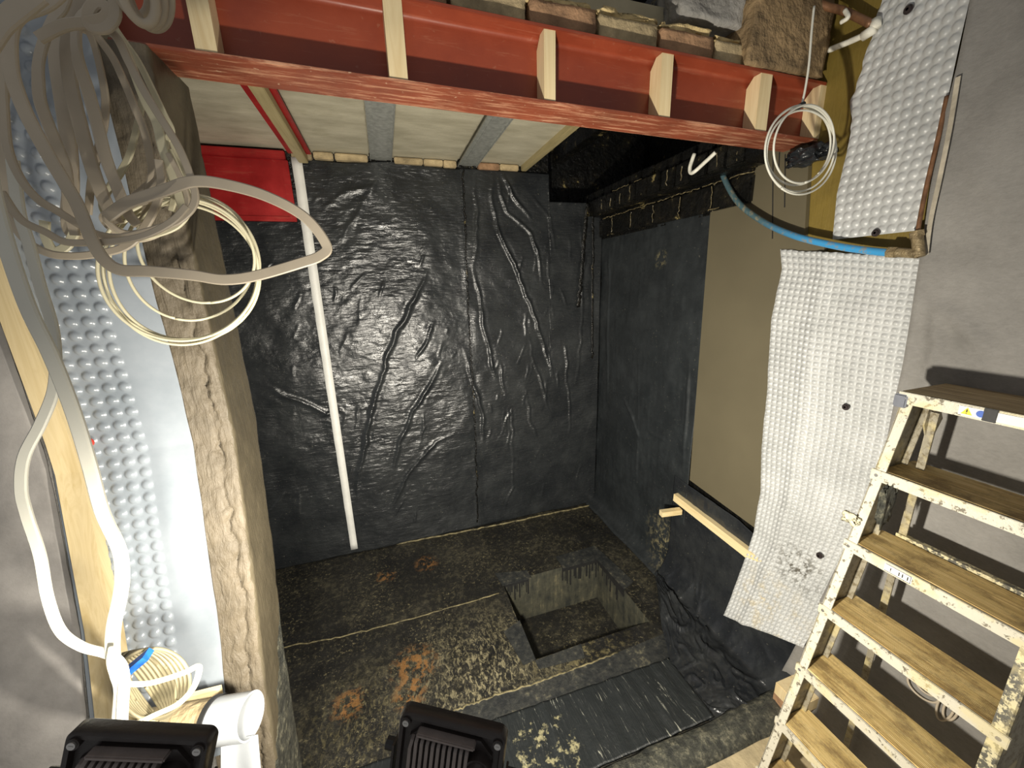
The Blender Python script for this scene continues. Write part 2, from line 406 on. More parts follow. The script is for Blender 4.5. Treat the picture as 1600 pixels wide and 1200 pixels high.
simple('plastic_white', (.34, .36, .38), .35, .1, 10, .1)
simple('plug_dark', (.03, .022, .022), .45, .3, 20)
simple('plug_red', (.60, .06, .04), .4, .2, 20)
simple('flood_black', (.030, .024, .022), .36, .2, 30, .25, 120)
simple('flood_fin', (.22, .185, .17), .34, .2, 30, .25, 120)
simple('screw', (.55, .54, .52), .3, .1, 30, metal=.8)
simple('rubber', (.018, .018, .018), .55, .2, 30)
simple('label_yellow', (.85, .70, .05), .5, .05, 30)
simple('label_blue', (.05, .12, .45), .5, .05, 30)
simple('cap_grey', (.15, .16, .19), .5, .2, 30)
simple('sealant', (.17, .145, .075), .6, .8, 30, .6, dist=.01)
simple('glint', (.16, .13, .07), .25, .7, 40, .8, 60, dist=.01)
simple('wrap_film', (.42, .38, .30), .3, .3, 20, .6, 30, dist=.01)
def emit(name, col, st):
    t = NT(name); t.b.inputs['Emission Color'].default_value = (*col, 1); t.b.inputs['Emission Strength'].default_value = st
    M[name] = t.fin((.8, .8, .8), .3)
emit('flood_glass', (1, .96, .86), 6)

# ------------------------------------------------------------------ the setting
XR = 1.705; YB = 2.87; ZC = 2.82
# pit (sump) corners
PX0, PX1, PY0, PY1, PZB = .575, 1.325, 1.565, 2.165, -.36
def chamber_floor():
    m = MB()
    xs = sorted(set(list(np.round(np.linspace(-2.1, XR+.1, 30), 3))+[PX0, PX1])); ys = sorted(set(list(np.round(np.linspace(.90, YB+.1, 16), 3))+[PY0, PY1]))
    for i in range(len(xs)-1):
        for j in range(len(ys)-1):
            cx, cy = (xs[i]+xs[i+1])/2, (ys[j]+ys[j+1])/2
            if PX0 < cx < PX1 and PY0 < cy < PY1: continue
            m.add([(xs[i], ys[j], 0), (xs[i+1], ys[j], 0), (xs[i+1], ys[j+1], 0), (xs[i], ys[j+1], 0)], [(0, 1, 2, 3)])
    # pit sides with gentle unevenness, pit bottom
    for (a, b) in (((PX0, PY0), (PX1, PY0)), ((PX1, PY0), (PX1, PY1)), ((PX1, PY1), (PX0, PY1)), ((PX0, PY1), (PX0, PY0))):
        m.add([(a[0], a[1], 0), (b[0], b[1], 0), (b[0], b[1], PZB), (a[0], a[1], PZB)], [(0, 1, 2, 3)])
    nside = len(m.f); m.add([(PX0, PY0, PZB), (PX1, PY0, PZB), (PX1, PY1, PZB), (PX0, PY1, PZB)], [(0, 1, 2, 3)])
    me = bpy.data.meshes.new('floor'); me.from_pydata(m.v, [], m.f)
    bm = bmesh.new(); bm.from_mesh(me); bmesh.ops.remove_doubles(bm, verts=bm.verts[:], dist=1e-4); bmesh.ops.recalc_face_normals(bm, faces=bm.faces[:]); bm.to_mesh(me); bm.free()
    o = link('floor', me, M['floor_felt']); tag(o, kind='structure')
    me.materials.append(M['pit_side'])
    for p in me.polygons:
        if abs(p.normal.z) < .5: p.material_index = 1
    # make sure it faces up
    if sum(p.normal.z for p in me.polygons) < 0:
        me.flip_normals()
    return o
chamber_floor()
def struct(name, m, mat): return tag(m.build(name, mat), kind='structure')
struct('wall_back', MB().box((-2.1, YB, -.05), (1.235, YB+.15, 3.4)).box((1.235, YB, -.05), (XR+.1, YB+.15, 2.60)), M['tar'])
struct('wall_recess', MB().box((1.235, YB+.35, 2.3), (2.6, YB+.45, 3.5)).box((2.3, 1.3, 2.4), (2.4, YB+.4, 3.5)).box((1.0, 1.45, 3.35), (2.6, YB+.5, 3.45)).box((1.235, YB, 2.55), (2.4, YB+.4, 2.6)), M['tar'])
tag(MB().box((XR, -.7, 1.0), (XR+.12, 1.30, 3.1)).box((XR, 1.30, 1.0), (XR+.12, YB, 2.55)).box((XR, -.7, -.02), (XR+.12, YB, 1.0), 1).build('wall_right', None, mats=[M['olive'], M['tar']]), kind='structure')
struct('floor_near', MB().box((-2.1, -.8, -.06), (XR, .915, .03)), M['concrete_yellow'])
# chamber ceiling of pale blocks, with mortar joints as grooves
m = MB()
for x0, x1 in ((-2.1, -.395), (-.381, .0), (.14, .56), (.70, 1.055)):
    y = 1.40; k = 0
    while y < YB-.02:
        y1 = min(YB, y+.44); m.box((x0+.001, y+.001, ZC), (x1-.001, y1-.001, ZC+.1)); y = y1; k += 1
m.box((-2.1, 1.40, ZC+.02), (1.05, YB, ZC+.12))
struct('ceiling', m, M['ceiling_block'])
struct('ceiling_upper', MB().box((-2.1, 1.1, 3.02), (1.0, 1.9, 3.12)).box((1.0, 1.1, 3.02), (XR, 1.45, 3.12)), M['concrete_grey'])
# left wall and pier lean: depth of its face by height
ZL = [0, .34, .88, 1.15, 1.6, 2.6, 3.1]; YL = [.93, .985, 1.07, 1.147, 1.235, 1.24, 1.24]
def yL(z): return np.interp(z, ZL, YL)
zz = np.linspace(0, 3.05, 60)
Pw = np.array([[(x, yL(z)+.012, z) for x in np.linspace(-2.2, -.56, 8)] for z in zz])
tag(grid('wall_left', Pw, M['concrete_grey'], thick=.01), kind='structure')
# the rendered pier
def pier():
    nz = 300; zs = np.linspace(0, 2.555, nz)
    prof = []   # (x offset, y offset) around: front left -> arris -> reveal back -> rear
    fr = [(-.60+.0, 0)]
    xs = np.linspace(-.60, -.468, 26); ys = np.linspace(.012, .205, 26)
    pts = [(x, 0.0, 'f') for x in xs]+[(-.459, .004, 'a')]+[(-.455, y, 'r') for y in ys]+[(-.48, .225, 'b'), (-.60, .225, 'b')]
    P = np.zeros((nz, len(pts), 3))
    for j, (x, dy, k) in enumerate(pts):
        P[:, j, 0] = x; P[:, j, 1] = yL(zs)+dy; P[:, j, 2] = zs
    X = P[:, :, 0].copy(); Z = P[:, :, 2].copy(); Yo = P[:, :, 1]-yL(Z)
    s = X+Yo
    n1 = vnoise(s, Z, .05, 3)+.5*vnoise(s, Z, .02, 5); n2 = vnoise(s, Z, .011, 8)
    fm = np.array([k == 'f' for _, _, k in pts]); am = np.array([k == 'a' for _, _, k in pts])
    crack = np.exp(-((X+.492+.010*vnoise(Z*0, Z, .05, 2)*2+.006*vnoise(Z*0, Z, .015, 4)*2)/.0045)**2)
    amp = np.where(fm[None, :], .006, .0015)
    P[:, :, 1] += n1*amp+np.where(fm[None, :], n2*.004+crack*.016*(.7+1.4*vnoise(Z*0, Z, .04, 9)), 0)
    P[:, :, 0] += np.where(fm[None, :], 0, n1*.002)
    P[:, am, 0] += vnoise(Z[:, am], Z[:, am], .03, 6)*.008
    # materials: 0 rough front, 1 smooth reveal, 2 black felt at the foot
    mi = np.zeros((nz-1, len(pts)-1))
    for j in range(len(pts)-1):
        k = pts[j][2]; mi[:, j] = 0 if k == 'f' else 1
        if k in 'rb':
            frac = pts[j][1]/.2
            lim = .62+.33*frac
            mi[:, j] = np.where(zs[:-1] < lim+.02*np.sin(zs[:-1]*60), 2, 1)
        if k == 'a': mi[:, j] = np.where(zs[:-1] < .62, 2, 1)
    me_m = [M['slurry_smooth'], M['kerb_felt']]
    o = grid('wall_pier', P, M['slurry_rough'], mats=me_m, matidx=mi)
    return tag(o, kind='structure')
pier()
# corbelled, tarred brick courses at the head of the right wall
def corbel():
    m = MB()
    def course(xf, z0, z1, y0, y1, L, depth=.3, jit=.006):
        y = y0
        while y < y1-.02:
            e = min(y+L, y1); j = random.uniform(-jit, jit)
            m.box((xf+j, y+.006, z0+random.uniform(-.003, .003)), (xf+depth, e-.004, z1), bev=.006); y = e
    course(1.665, 2.345, 2.47, 1.50, YB, .235)
    course(1.655, 2.475, 2.49, 1.50, YB, 1.4)
    course(1.56, 2.495, 2.60, 1.45, YB+.02, .115, .35)
    course(1.60, 2.610, 2.67, 1.45, YB+.3, .115, .35)
    m.box((1.69, 1.5, 2.33), (XR+.3, YB, 2.6)); m.box((1.60, 1.5, 2.49), (XR+.3, YB, 2.6))
    rr = random.Random(4)
    def bead(p, q, w):  # pale beads modelled along the brick edges to stand in for glints
        n = max(4, int(np.linalg.norm(np.array(q)-np.array(p))/.012)); P = np.linspace(p, q, n); P = P+np.array([[rr.gauss(0, .0022) for _ in range(3)] for _ in range(n)])
        sweep_v(P, w, w, face=(-1, 0, 0), n=6, mbld=m, mi=1)
    y = 1.50
    while y < YB-.1:
        L_ = rr.uniform(.10, .35)
        if rr.random() < .8: bead((1.662, y, 2.474), (1.662, min(y+L_, YB-.03), 2.474), rr.uniform(.004, .008))
        if rr.random() < .5: bead((1.558, y, 2.602), (1.558, min(y+L_*.6, YB-.03), 2.602), .004)
        if rr.random() < .4: bead((1.664, y, 2.35), (1.664, min(y+L_*.6, YB-.03), 2.352), .006)
        y += L_+.02
    for k in range(11):
        y = 1.50+.115*k
        if rr.random() < .75: bead((1.556, y, 2.51), (1.556, y, 2.51+rr.uniform(.04, .085)), rr.uniform(.003, .006))
    for k in range(5): bead((1.661, 1.735+.235*k, 2.36), (1.661, 1.735+.235*k, 2.46), .004)
    o = m.build('trim_1', None, mats=[M['tar'], M['glint']]); tag(o, kind='structure')
corbel()
# tarred old joists crossing the recess
for k, (x0, x1, z0) in enumerate(((1.09, 1.17, 2.86), (1.42, 1.50, 2.95))):
    tag(MB().box((x0, 1.46, z0), (x1, YB+.34, z0+.2), bev=.004).build('joist', M['tar']), ['tar-black timber joist at the left edge of the dark ceiling recess', 'tar-black timber joist deeper inside the dark ceiling recess'][k], 'joist', 'tarred joists in the ceiling recess')

# ------------------------------------------------------------------ back wall sheets
def uz(x, y): p = PY(x, y, YB); return (p[0], p[2])
ridges = [  # pixels, amplitude, width
 ([(670, 415), (655, 455), (622, 515), (605, 560), (580, 640), (565, 720), (556, 800)], .022, .014),
 ([(678, 500), (668, 530), (650, 560)], .014, .010),
 ([(690, 562), (672, 600), (645, 640), (625, 690), (612, 740)], .020, .012),
 ([(714, 674), (680, 690), (655, 715), (630, 750), (610, 795)], .018, .014),
 ([(766, 272), (768, 320), (780, 370), (800, 410), (815, 445), (835, 500), (850, 545), (868, 600)], .026, .011),
 ([(772, 275), (790, 330), (830, 365), (838, 395), (845, 450)], .020, .009),
 ([(780, 272), (800, 310), (830, 345)], .018, .010),
 ([(735, 410), (745, 450), (755, 510), (768, 570), (776, 595)], .018, .010),
 ([(724, 540), (732, 575), (745, 615), (755, 660), (752, 695)], .018, .012),
 ([(778, 560), (786, 600), (790, 625)], .012, .008),
 ([(822, 515), (832, 560), (845, 600), (856, 640)], .012, .008),
 ([(880, 530), (884, 580), (890, 640), (886, 690)], .012, .008),
 ([(820, 600), (828, 660), (838, 690)], .010, .008),
 ([(940, 390), (943, 470), (938, 560), (938, 640)], .010, .007),
 ([(770, 700), (798, 640), (800, 760), (785, 800)], .006, .007),
 ([(420, 600), (450, 620), (485, 632), (520, 650)], .022, .014),
 ([(500, 650), (530, 640), (545, 650)], .012, .010),
 ([(740, 270), (745, 360), (738, 420)], .010, .010),
 ([(820, 300), (860, 340), (868, 400)], .010, .010),
 ([(905, 330), (910, 420), (905, 520), (900, 620)], .008, .009),
 ([(600, 270), (560, 330), (530, 380)], .008, .018),
 ([(500, 330), (540, 300), (600, 290)], .008, .018),
]
RZ = [([uz(*p) for p in pl], a, w) for pl, a, w in ridges]
def wall_sheet(name, x0, x1, ztop, off, label, seed, rip=.0035):
    nx = int((x1-x0)/.0085); nz = int(2.8/.0085)
    X, T = np.meshgrid(np.linspace(x0, x1, nx), np.linspace(0, 1, nz)); zt = ztop(X[0]); Z = T*zt[None, :]+.006
    D = vnoise(X, Z, .25, seed)*.02+vnoise(X, Z, .07, seed+1)*.006
    fade = np.clip((.72-np.abs(X+.1))/.5, 0, 1)*.8+.25
    D += rip*fade*vnoise(X*.35, Z, .018, seed+2)+.5*rip*vnoise(X*.6, Z, .012, seed+4)
    XW = X+.022*vnoise(X, Z, .09, seed+8)+.008*vnoise(X, Z, .03, seed+9); ZW = Z+.02*vnoise(X, Z, .11, seed+10)
    for i_, (pl, a, w) in enumerate(RZ):
        d, t = seg_dist(XW, ZW, pl)
        env = np.clip(np.minimum(t, 1-t)*4, 0, 1)*(.75+.9*vnoise(t*3+i_, t*0, .5, seed+i_)); wv = w*.78*(1+.8*vnoise(X, Z, .05, seed+7))
        D += a*env*np.exp(-(d/wv)**2)-.15*a*env*np.exp(-((d-2.4*w)/w)**2)
    for i_ in range(46):        # many short fine creases
        r_ = random.Random(seed*100+i_); cx = r_.uniform(x0+.1, x1-.1); cz = r_.uniform(.15, 2.6); an = r_.gauss(1.45 if cx > .5 else 1.15, .22); L_ = r_.uniform(.05, .22)
        d, t = seg_dist(XW, ZW, [(cx, cz), (cx+L_*math.cos(an), cz+L_*math.sin(an))])
        D += r_.uniform(.003, .009)*np.clip(np.minimum(t, 1-t)*4, 0, 1)*np.exp(-(d/.006)**2)
    edge = np.clip(np.minimum(X-x0, x1-X)/.05, 0, 1)
    Y = YB-.018-off-D*(.25+.75*edge)
    Y = np.minimum(Y, YB-.004-off)
    P = np.stack([X+.004*vnoise(X*0, Z, .1, seed+5), Y, Z], -1)
    o = grid(name, P, M['sheet_black'], thick=.0015)
    return tag(o, label, 'plastic sheet', 'black sheets on the far wall')
SX = PY(735, 540, YB)[0]
wall_sheet('waterproofing_sheet', -1.6, SX+.01, lambda x: np.where(x < -.43, 2.60, 2.775+.01*np.sin(x*9)), 0, 'glossy black wrinkled sheet on the far wall behind the white strip', 3)
wall_sheet('waterproofing_sheet', SX-.012, XR-.02, lambda x: np.where(x < 1.235, 2.77, 2.585), .004, 'glossy black sheet with long folds on the right half of the far wall', 21, .0016)
# tar seam between them
m = MB(); pts = catmull([(*[PY(x, y, YB)[0]], YB-.035, PY(x, y, YB)[2]) for x, y in ((722, 268), (727, 400), (733, 540), (740, 650), (745, 812))], 30)
pts[:, 0] += .004*rng.randn(len(pts)); sweep_v(pts, .010, .012, n=8, mbld=m)
tag(m.build('seam_bead', M['tar'], smooth=True), 'thin ragged tar bead down the joint of the far wall sheets', 'sealant')
# right wall sheet
def side_sheet():
    ny, nz = 130, 240
    Yg, Z = np.meshgrid(np.linspace(1.74, YB-.01, ny), np.linspace(.0, 2.36, nz))
    D = vnoise(Yg, Z, .2, 40)*.012+vnoise(Yg*2, Z*.4, .05, 41)*.004+.002*vnoise(Yg, Z, .02, 44)
    def yz(x, y): p = PX(x, y, XR); return (p[1], p[2])
    for pl, a, w in (([(975, 620), (990, 650), (1003, 690)], .012, .012), ([(1080, 560), (1075, 650), (1070, 740)], .010, .010), ([(1015, 675), (1045, 690)], .008, .01),
                     ([(955, 380), (953, 500), (950, 640)], .010, .012), ([(1000, 540), (1000, 660), (995, 760)], .004, .008)):
        d, t = seg_dist(Yg, Z, [yz(*p) for p in pl]); D += a*np.exp(-(d/w)**2)*np.clip(np.minimum(t, 1-t)*5, 0, 1)
    fil = .10*np.exp(-Z/.035)     # fillet onto the floor
    P = np.stack([np.minimum(XR-.012-D-fil, XR-.004), Yg, Z+.004], -1)
    tag(grid('waterproofing_sheet', P, M['sheet_side'], thick=.0015), 'matt black sheet covering the right side wall beside the grey board', 'plastic sheet')
side_sheet()
# red steel panel at the head of the back wall
e = empty('steel_beam_back', (-.9, YB-.06, 2.43)); 
def rel(e, m, name, mat, smooth=False):
    for i, v in enumerate(m.v): m.v[i] = tuple(np.array(v)-np.array(e.location))
    return m.build(name, mat, e, smooth)
za, zb = 2.415, 2.80
e.name = 'steel_lintel'
rel(e, MB().box((-1.7, YB-.050, za), (-.475, YB-.035, zb)), 'web', M['red_panel'])
rel(e, MB().box((-1.7, YB-.075, zb-.045), (-.47, YB-.034, zb), bev=.004), 'top_strip', M['red_panel'])
rel(e, MB().box((-.50, YB-.056, za), (-.462, YB-.036, zb-.045), bev=.003), 'end_strip', M['red_panel'])
rel(e, MB().box((-1.7, YB-.058, za), (-.475, YB-.036, za+.03), bev=.003), 'bottom_strip', M['red_panel'])
tag(e, 'bright red painted steel panel at the top left of the far wall', 'steel plate')
# white tape strip (leaning)
a = PY(463, 246, YB-.045); b = PY(554, 858, YB-.045); wd = .0265
m = MB(); n = 60
for s in (0, 1):
    pass
L = np.array([a+(b-a)*t for t in np.linspace(0, 1, n)]); ww = np.linspace(.028, .024, n)
P = np.stack([L-np.array([1, 0, 0])*(ww[:, None]+.002*rng.rand(n)[:, None]), L+np.array([1, 0, 0])*ww[:, None]], 1)
tag(grid('jointing_strip', P, M['tape_white'], thick=.006), 'long narrow white strip running up the black far wall', 'strip')
# brick course on top of the wall
bx = [(-.44, -.33), (-.32, -.21), (-.20, -.01), (.15, .33), (.335, .46), (.465, .55), (.70, .85), (.855, .99), (-1.0, -.5)]
lbl = ['short buff brick at the wall head just right of the red beam', 'second buff brick at the wall head right of the red beam', 'long pale brick left of the first galvanised joist', 'long buff brick just right of the first galvanised joist',
       'cracked buff brick midway between the galvanised joists', 'small buff brick touching the second galvanised joist', 'orange brick just right of the second galvanised joist', 'buff brick at the wall head beside the black recess', None]
for (x0, x1), lb in zip(bx, lbl):
    if lb is None: continue
    z0 = 2.775+random.uniform(-.004, .004)
    o = MB().box((x0, YB-.05, z0), (x1, YB-.002, ZC-.006), bev=.005).build('brick', M['brick_brown' if 'orange' in lb else 'brick_buff']); tag(o, lb, 'brick', 'bricks along the head of the far wall')

# ------------------------------------------------------------------ joists in the ceiling
for k, (x0, x1, lb) in enumerate(((.005, .135, 'galvanised steel ceiling joist nearest the red cross beam'), (.565, .695, 'galvanised steel ceiling joist nearer the black recess'))):
    e = empty('steel_joist', (x0, 1.45, ZC-.03)); w = x1-x0; Lg = YB-.012-1.45
    MB().box((.0, 0, .010), (w, Lg, .014)).box((0, 0, .0), (.004, Lg, .012)).box((w-.004, 0, .0), (w, Lg, .012)).build('bottom_flange', M['galvanised'], e)
    MB().box((.03, 0, .006), (w-.03, Lg, .010)).build('centre_rib', M['galvanised'], e)
    tag(e, lb, 'joist', 'galvanised joists under the pale ceiling')
tag(MB().box((1.02, 1.45, ZC-.035), (1.06, YB-.01, ZC+.02), bev=.004).build('edge_batten', M['timber_old']), 'pale timber batten edging the ceiling beside the black recess', 'batten')
# red cross beam running back
A0 = PZ(378, 132, ZC-.03); A1 = PZ(434, 220, ZC-.03)
e = empty('steel_beam', (-.388, 1.42, ZC-.035))
Lg = YB-.08-1.42
MB().box((-.062, 0, 0), (.062, Lg, .010), bev=.002).build('bottom_flange', M['red_panel'], e)
MB().box((-.006, 0, .010), (.006, Lg, .12)).build('web', M['red_panel'], e)
tag(e, 'narrow red steel beam running back under the pale ceiling', 'steel beam')
tag(MB().box((-.402, 1.42, ZC-.078), (-.350, YB-.06, ZC-.037), bev=.003).build('packing_batten', M['timber_old']), 'weathered timber batten fixed under the narrow red beam', 'batten')

# ------------------------------------------------------------------ main red beam
YF = 1.25; FW = .134; BD = .203
tilt = -.017
e = empty('steel_beam', (-.53, YF, 2.545+.53*.017), (0, .017, 0)); LB = 2.225
def rootpoly(x0):
    return None
MB().box((0, 0, 0), (LB, FW, .010), bev=.0015).build('bottom_flange', M['red_flange'], e)
MB().box((0, 0, BD-.010), (LB, FW, BD), bev=.0015).build('top_flange', M['red_steel'], e)
# web with rounded roots
pr = []
yc = FW/2; r = .012; t = .004
for s in (-1, 1):
    seq = [(yc+s*(t+r), .010)]+[(yc+s*(t+r-r*math.sin(a)), .010+r-r*math.cos(a)) for a in np.linspace(.3, math.pi/2, 5)]+[(yc+s*(t+r-r*math.sin(a)), BD-.010-r+r*math.cos(a)) for a in np.linspace(math.pi/2, .3, 5)]+[(yc+s*(t+r), BD-.010)]
    pr.append(seq)
poly = pr[1]+pr[0][::-1]
autosmooth(MB().prism([(0, y, z) for y, z in poly], (LB, 0, 0)).build('web', M['red_steel'], e), 25)
tag(e, 'big red steel beam crossing above the whole opening', 'steel beam')
# timber noggins in the web
nogs = [(302, 336, 60), (604, 633, 70), (850, 868, 90), (1032, 1050, 130), (1185, 1203, 155), (1276, 1299, 180)]
names = ['pine block in the red beam nearest the hanging cables', 'second pine block from the left in the red beam', 'pine block in the red beam above the middle of the opening', 'fourth pine block from the left in the red beam',
         'pine block in the red beam just left of the rough padstone', 'pine block at the far right end of the red beam behind the white coil']
for (xa, xb, py), lb in zip(nogs, names):
    p0 = PY(xa, py, YF+.004); p1 = PY(xb, py, YF+.004); w = max(.036, p1[0]-p0[0]); x0 = p1[0]-w
    zb_ = 2.545-.017*x0+.0105; zt = zb_+BD-.021
    y0 = YF+.004; y1 = YF+FW/2-.005; c = .028
    poly = [(0, y0, zb_), (0, y1-c, zb_), (0, y1, zb_+c), (0, y1, zt-c), (0, y1-c, zt), (0, y0, zt)]
    o = MB().prism([(x0, q[1], q[2]) for q in poly], (w, 0, 0)).build('timber_noggin', M['pine_pale'])
    tag(o, lb, 'timber block', 'pine blocks packed into the red beam')
# bricks and mortar standing on the beam
def lumpy(name, c, s, mat, sub=3, amp=.25, seed=0, parent=None):
    bm = bmesh.new(); bmesh.ops.create_cube(bm, size=1)
    bmesh.ops.subdivide_edges(bm, edges=bm.edges[:], cuts=sub*2+1, use_grid_fill=True)
    for v in bm.verts:
        n = noise.noise_vector(v.co*3+Vector((seed*3.1, seed, 0)))*amp+noise.noise_vector(v.co*8+Vector((seed, 2, 1)))*amp*.4
        v.co = Vector(((v.co.x+n.x*.4)*s[0], (v.co.y+n.y*.4)*s[1], (v.co.z+n.z*.6)*s[2]))+Vector(c)
    me = bpy.data.meshes.new(name); bm.to_mesh(me); bm.free()
    return link(name, me, mat, parent, True)
bl = ['brown brick on the red beam above the second pine block', 'buff brick on the red beam left of the middle pine block', 'brown brick on the red beam directly over the middle pine block', 'buff brick on the red beam right of the middle pine block',
      'orange brown brick with crumbling mortar on the red beam', 'buff broken brick on the red beam beside the rough padstone']
x = .03
for k, lb in enumerate(bl):
    w = .222; zb_ = 2.545-.017*(x)+BD-.001
    o = lumpy('brick', (x+w/2, YF+.075, zb_+.036), (w-.008, .10, .072), M['brick_brown' if 'brown' in lb else 'brick_buff'], 3, .07, k+1); tag(o, lb, 'brick', 'bricks laid on the red beam')
    bm_ = lumpy('mortar_crust', (x+w/2, YF+.075, zb_+.080), (w-.03, .075, .030), M['mortar'], 4, .55, k+20, o)
    x += w+.008
tag(lumpy('broken_stone', (1.20, YF+.12, 2.93), (.30, .16, .14), M['concrete_grey'], 4, .25, 5), 'lump of grey broken concrete above the bricks at top', 'rubble')
tag(lumpy('foam_blob', (1.50, YF+.10, 2.93), (.06, .06, .07), M['foam_yellow'], 4, .6, 9), 'yellow foam blob left of the rough padstone at the top edge', 'foam')
# rough padstone / post over the right end of the beam
def padstone():
    p0 = PY(1182, 60, YF-.03); p1 = PY(1303, 60, YF-.03)
    bm = bmesh.new(); bmesh.ops.create_cube(bm, size=1); bmesh.ops.subdivide_edges(bm, edges=bm.edges[:], cuts=17, use_grid_fill=True)
    w = p1[0]-p0[0]; cx = (p0[0]+p1[0])/2
    for v in bm.verts:
        n = noise.noise_vector(Vector((v.co.x*3, v.co.y*3, v.co.z*2)))*.05+noise.noise_vector(v.co*9)*.02
        n += noise.noise_vector(v.co*20)*.012
        v.co = Vector((cx+(v.co.x+n.x)*w, YF+.075+(v.co.y+n.y)*.17, 2.725+.16+(v.co.z+n.z*.3)*.32))
    me = bpy.data.meshes.new('padstone'); bm.to_mesh(me); bm.free()
    tag(link('padstone', me, M['padstone'], None, True), 'rough brown stone block standing on the right end of the red beam', 'stone block')
padstone()

# ------------------------------------------------------------------ right wall coverings
def yzr(x, y, X=XR-.02): p = PX(x, y, X); return (p[1], p[2])
# grey-brown render board
b0 = PX(1078, 750, XR-.02); b1 = PX(1190, 834, XR-.02); t0 = PX(1128, 250, XR-.02)
m = MB(); yy = [t0[1]+.0, b0[1]]
poly = [(XR-.022, b0[1], b0[2]), (XR-.022, 1.15, b1[2]), (XR-.022, 1.15, 2.12), (XR-.022, 1.235, 2.15), (XR-.022, 1.27, 2.5), (XR-.022, 1.30, 2.545), (XR-.022, 1.76, 2.545)]
m.prism(poly, (.020, 0, 0)); tag(m.build('render_board', M['board']), 'smooth grey-brown rendered board on the right wall under the beam end', 'board')
# timber battens below the board
p0 = PX(1056, 776, XR-.03); p1 = PX(1175, 856, XR-.03)
tag(MB().obb(p0, (XR-.03, 1.12, p0[2]-.03), .050, .038, (0, 0, 1)).build('batten', M['pine_y']), 'pine batten fixed under the grey-brown board on the right wall', 'batten', 'pine battens under the board')
q0 = np.array([XR-.052, p0[1]-.075, p0[2]-.055])
tag(MB().obb(q0, q0+np.array([-.135, .02, .0]), .034, .034, (0, 0, 1)).build('batten', M['pine_x']), 'short pine offcut sticking out over the floor below the longer batten', 'batten', 'pine battens under the board')
# dimpled membranes
def dimple_sheet(name, fpos, ulen, vlen, pu, pv, amp, rad, mat, label, margin=(0, 0), k=8, square=False, stag=False, cat='dimpled membrane', skew=0.0):
    nu = int(ulen/pu*k)+1; nv = int(vlen/pv*k)+1
    U, Vv = np.meshgrid(np.linspace(0, ulen, nu), np.linspace(0, vlen, nv))
    ui = U/pu; vi = Vv/pv
    if stag: ui = ui+.5*(np.floor(vi) % 2)
    fu = ui-np.floor(ui)-.5; fv = vi-np.floor(vi)-.5
    if square: r = (np.abs(fu)**3.2+np.abs(fv)**3.2)**(1/3.2)*2
    else: r = np.hypot(fu, fv)*2
    h = np.clip((rad-r)/(rad*.55), 0, 1); h = h*h*(3-2*h)
    if not square: h = np.sqrt(np.clip(1-(r/rad)**2, 0, 1))
    ok = (U > margin[0]) & (U < ulen-margin[1]); h = h*ok
    P = fpos(U, Vv, h*amp)
    return tag(grid(name, P, mat), label, cat)
# lower right membrane: left edge and right edge polylines by height (x, y of pixel)
LE = [(1219, 390), (1222, 420), (1205, 500), (1198, 620), (1190, 700), (1188, 770), (1178, 830), (1158, 890), (1129, 962)]
RE = [(1444, 402), (1430, 470), (1412, 570), (1395, 690), (1372, 790), (1340, 860), (1300, 930), (1255, 1012)]
lift = lambda z: XR-.026-.16*np.clip((.75-z)/.75, 0, 1)**1.4
le = []; re_ = []
for q, out in ((LE, le), (RE, re_)):
    for x, y in q:
        X = XR-.026
        for _ in range(4): p = PX(x, y, X); X = lift(p[2])
        out.append((p[1], p[2]))
le = np.array(le)[::-1]; re_ = np.array(re_)[::-1]
def fpos_r(U, V, h):
    t = V/2.02                                    # 0 at bottom, 1 at top
    zl = le[0, 1]+(le[-1, 1]-le[0, 1])*t; zr = re_[0, 1]+(re_[-1, 1]-re_[0, 1])*t
    yl = np.interp(zl, le[:, 1], le[:, 0]); yr = np.interp(zr, re_[:, 1], re_[:, 0])
    s = U/.50
    Yp = yl+(yr-yl)*s; Zp = zl+(zr-zl)*s
    Yp = Yp; X = lift(Zp)-h-.012*np.sin(s*math.pi)*(.5+vnoise(Yp, Zp, .3, 60))-.006*vnoise(Yp, Zp, .15, 61)-.012*(np.abs(s-.32) < .5)*np.exp(-((s-.30-.1*t)/.07)**2)
    X = X-.004*vnoise(Yp, Zp, .05, 63)
    Zp = Zp+np.where(t > .995, .006*vnoise(Yp, Yp, .03, 5), 0)
    return np.stack([X, Yp, Zp], -1)
dimple_sheet('dimpled_membrane', fpos_r, .50, 2.02, .50/19, .0285, .0080, .84, M['membrane_white'], 'long pale dimpled membrane hanging on the right wall left of the ladder', square=True, k=8)
def fpos_ur(U, V, h):
    t = V/.80; z = 2.135+t*.82
    yl = np.interp(z, [2.12, 2.3, 2.5, 2.62, 2.8, 3.0], [1.122, 1.135, 1.12, 1.14, 1.105, 1.09])+.018*vnoise(z*0, z, .03, 71)*np.clip((z-2.4)*4, 0, 1)
    yr = np.interp(z, [2.12, 2.4, 2.7, 3.0], [.868, .862, .862, .86])
    s = U/.26
    return np.stack([XR-.024-h-.003*vnoise(U, V, .1, 72), yl+(yr-yl)*s, z], -1)
dimple_sheet('dimpled_membrane', fpos_ur, .26, .80, .26/9, .0315, .006, .85, M['membrane_white'], 'pale dimpled membrane on the upper right wall above the blue pipe', k=9)
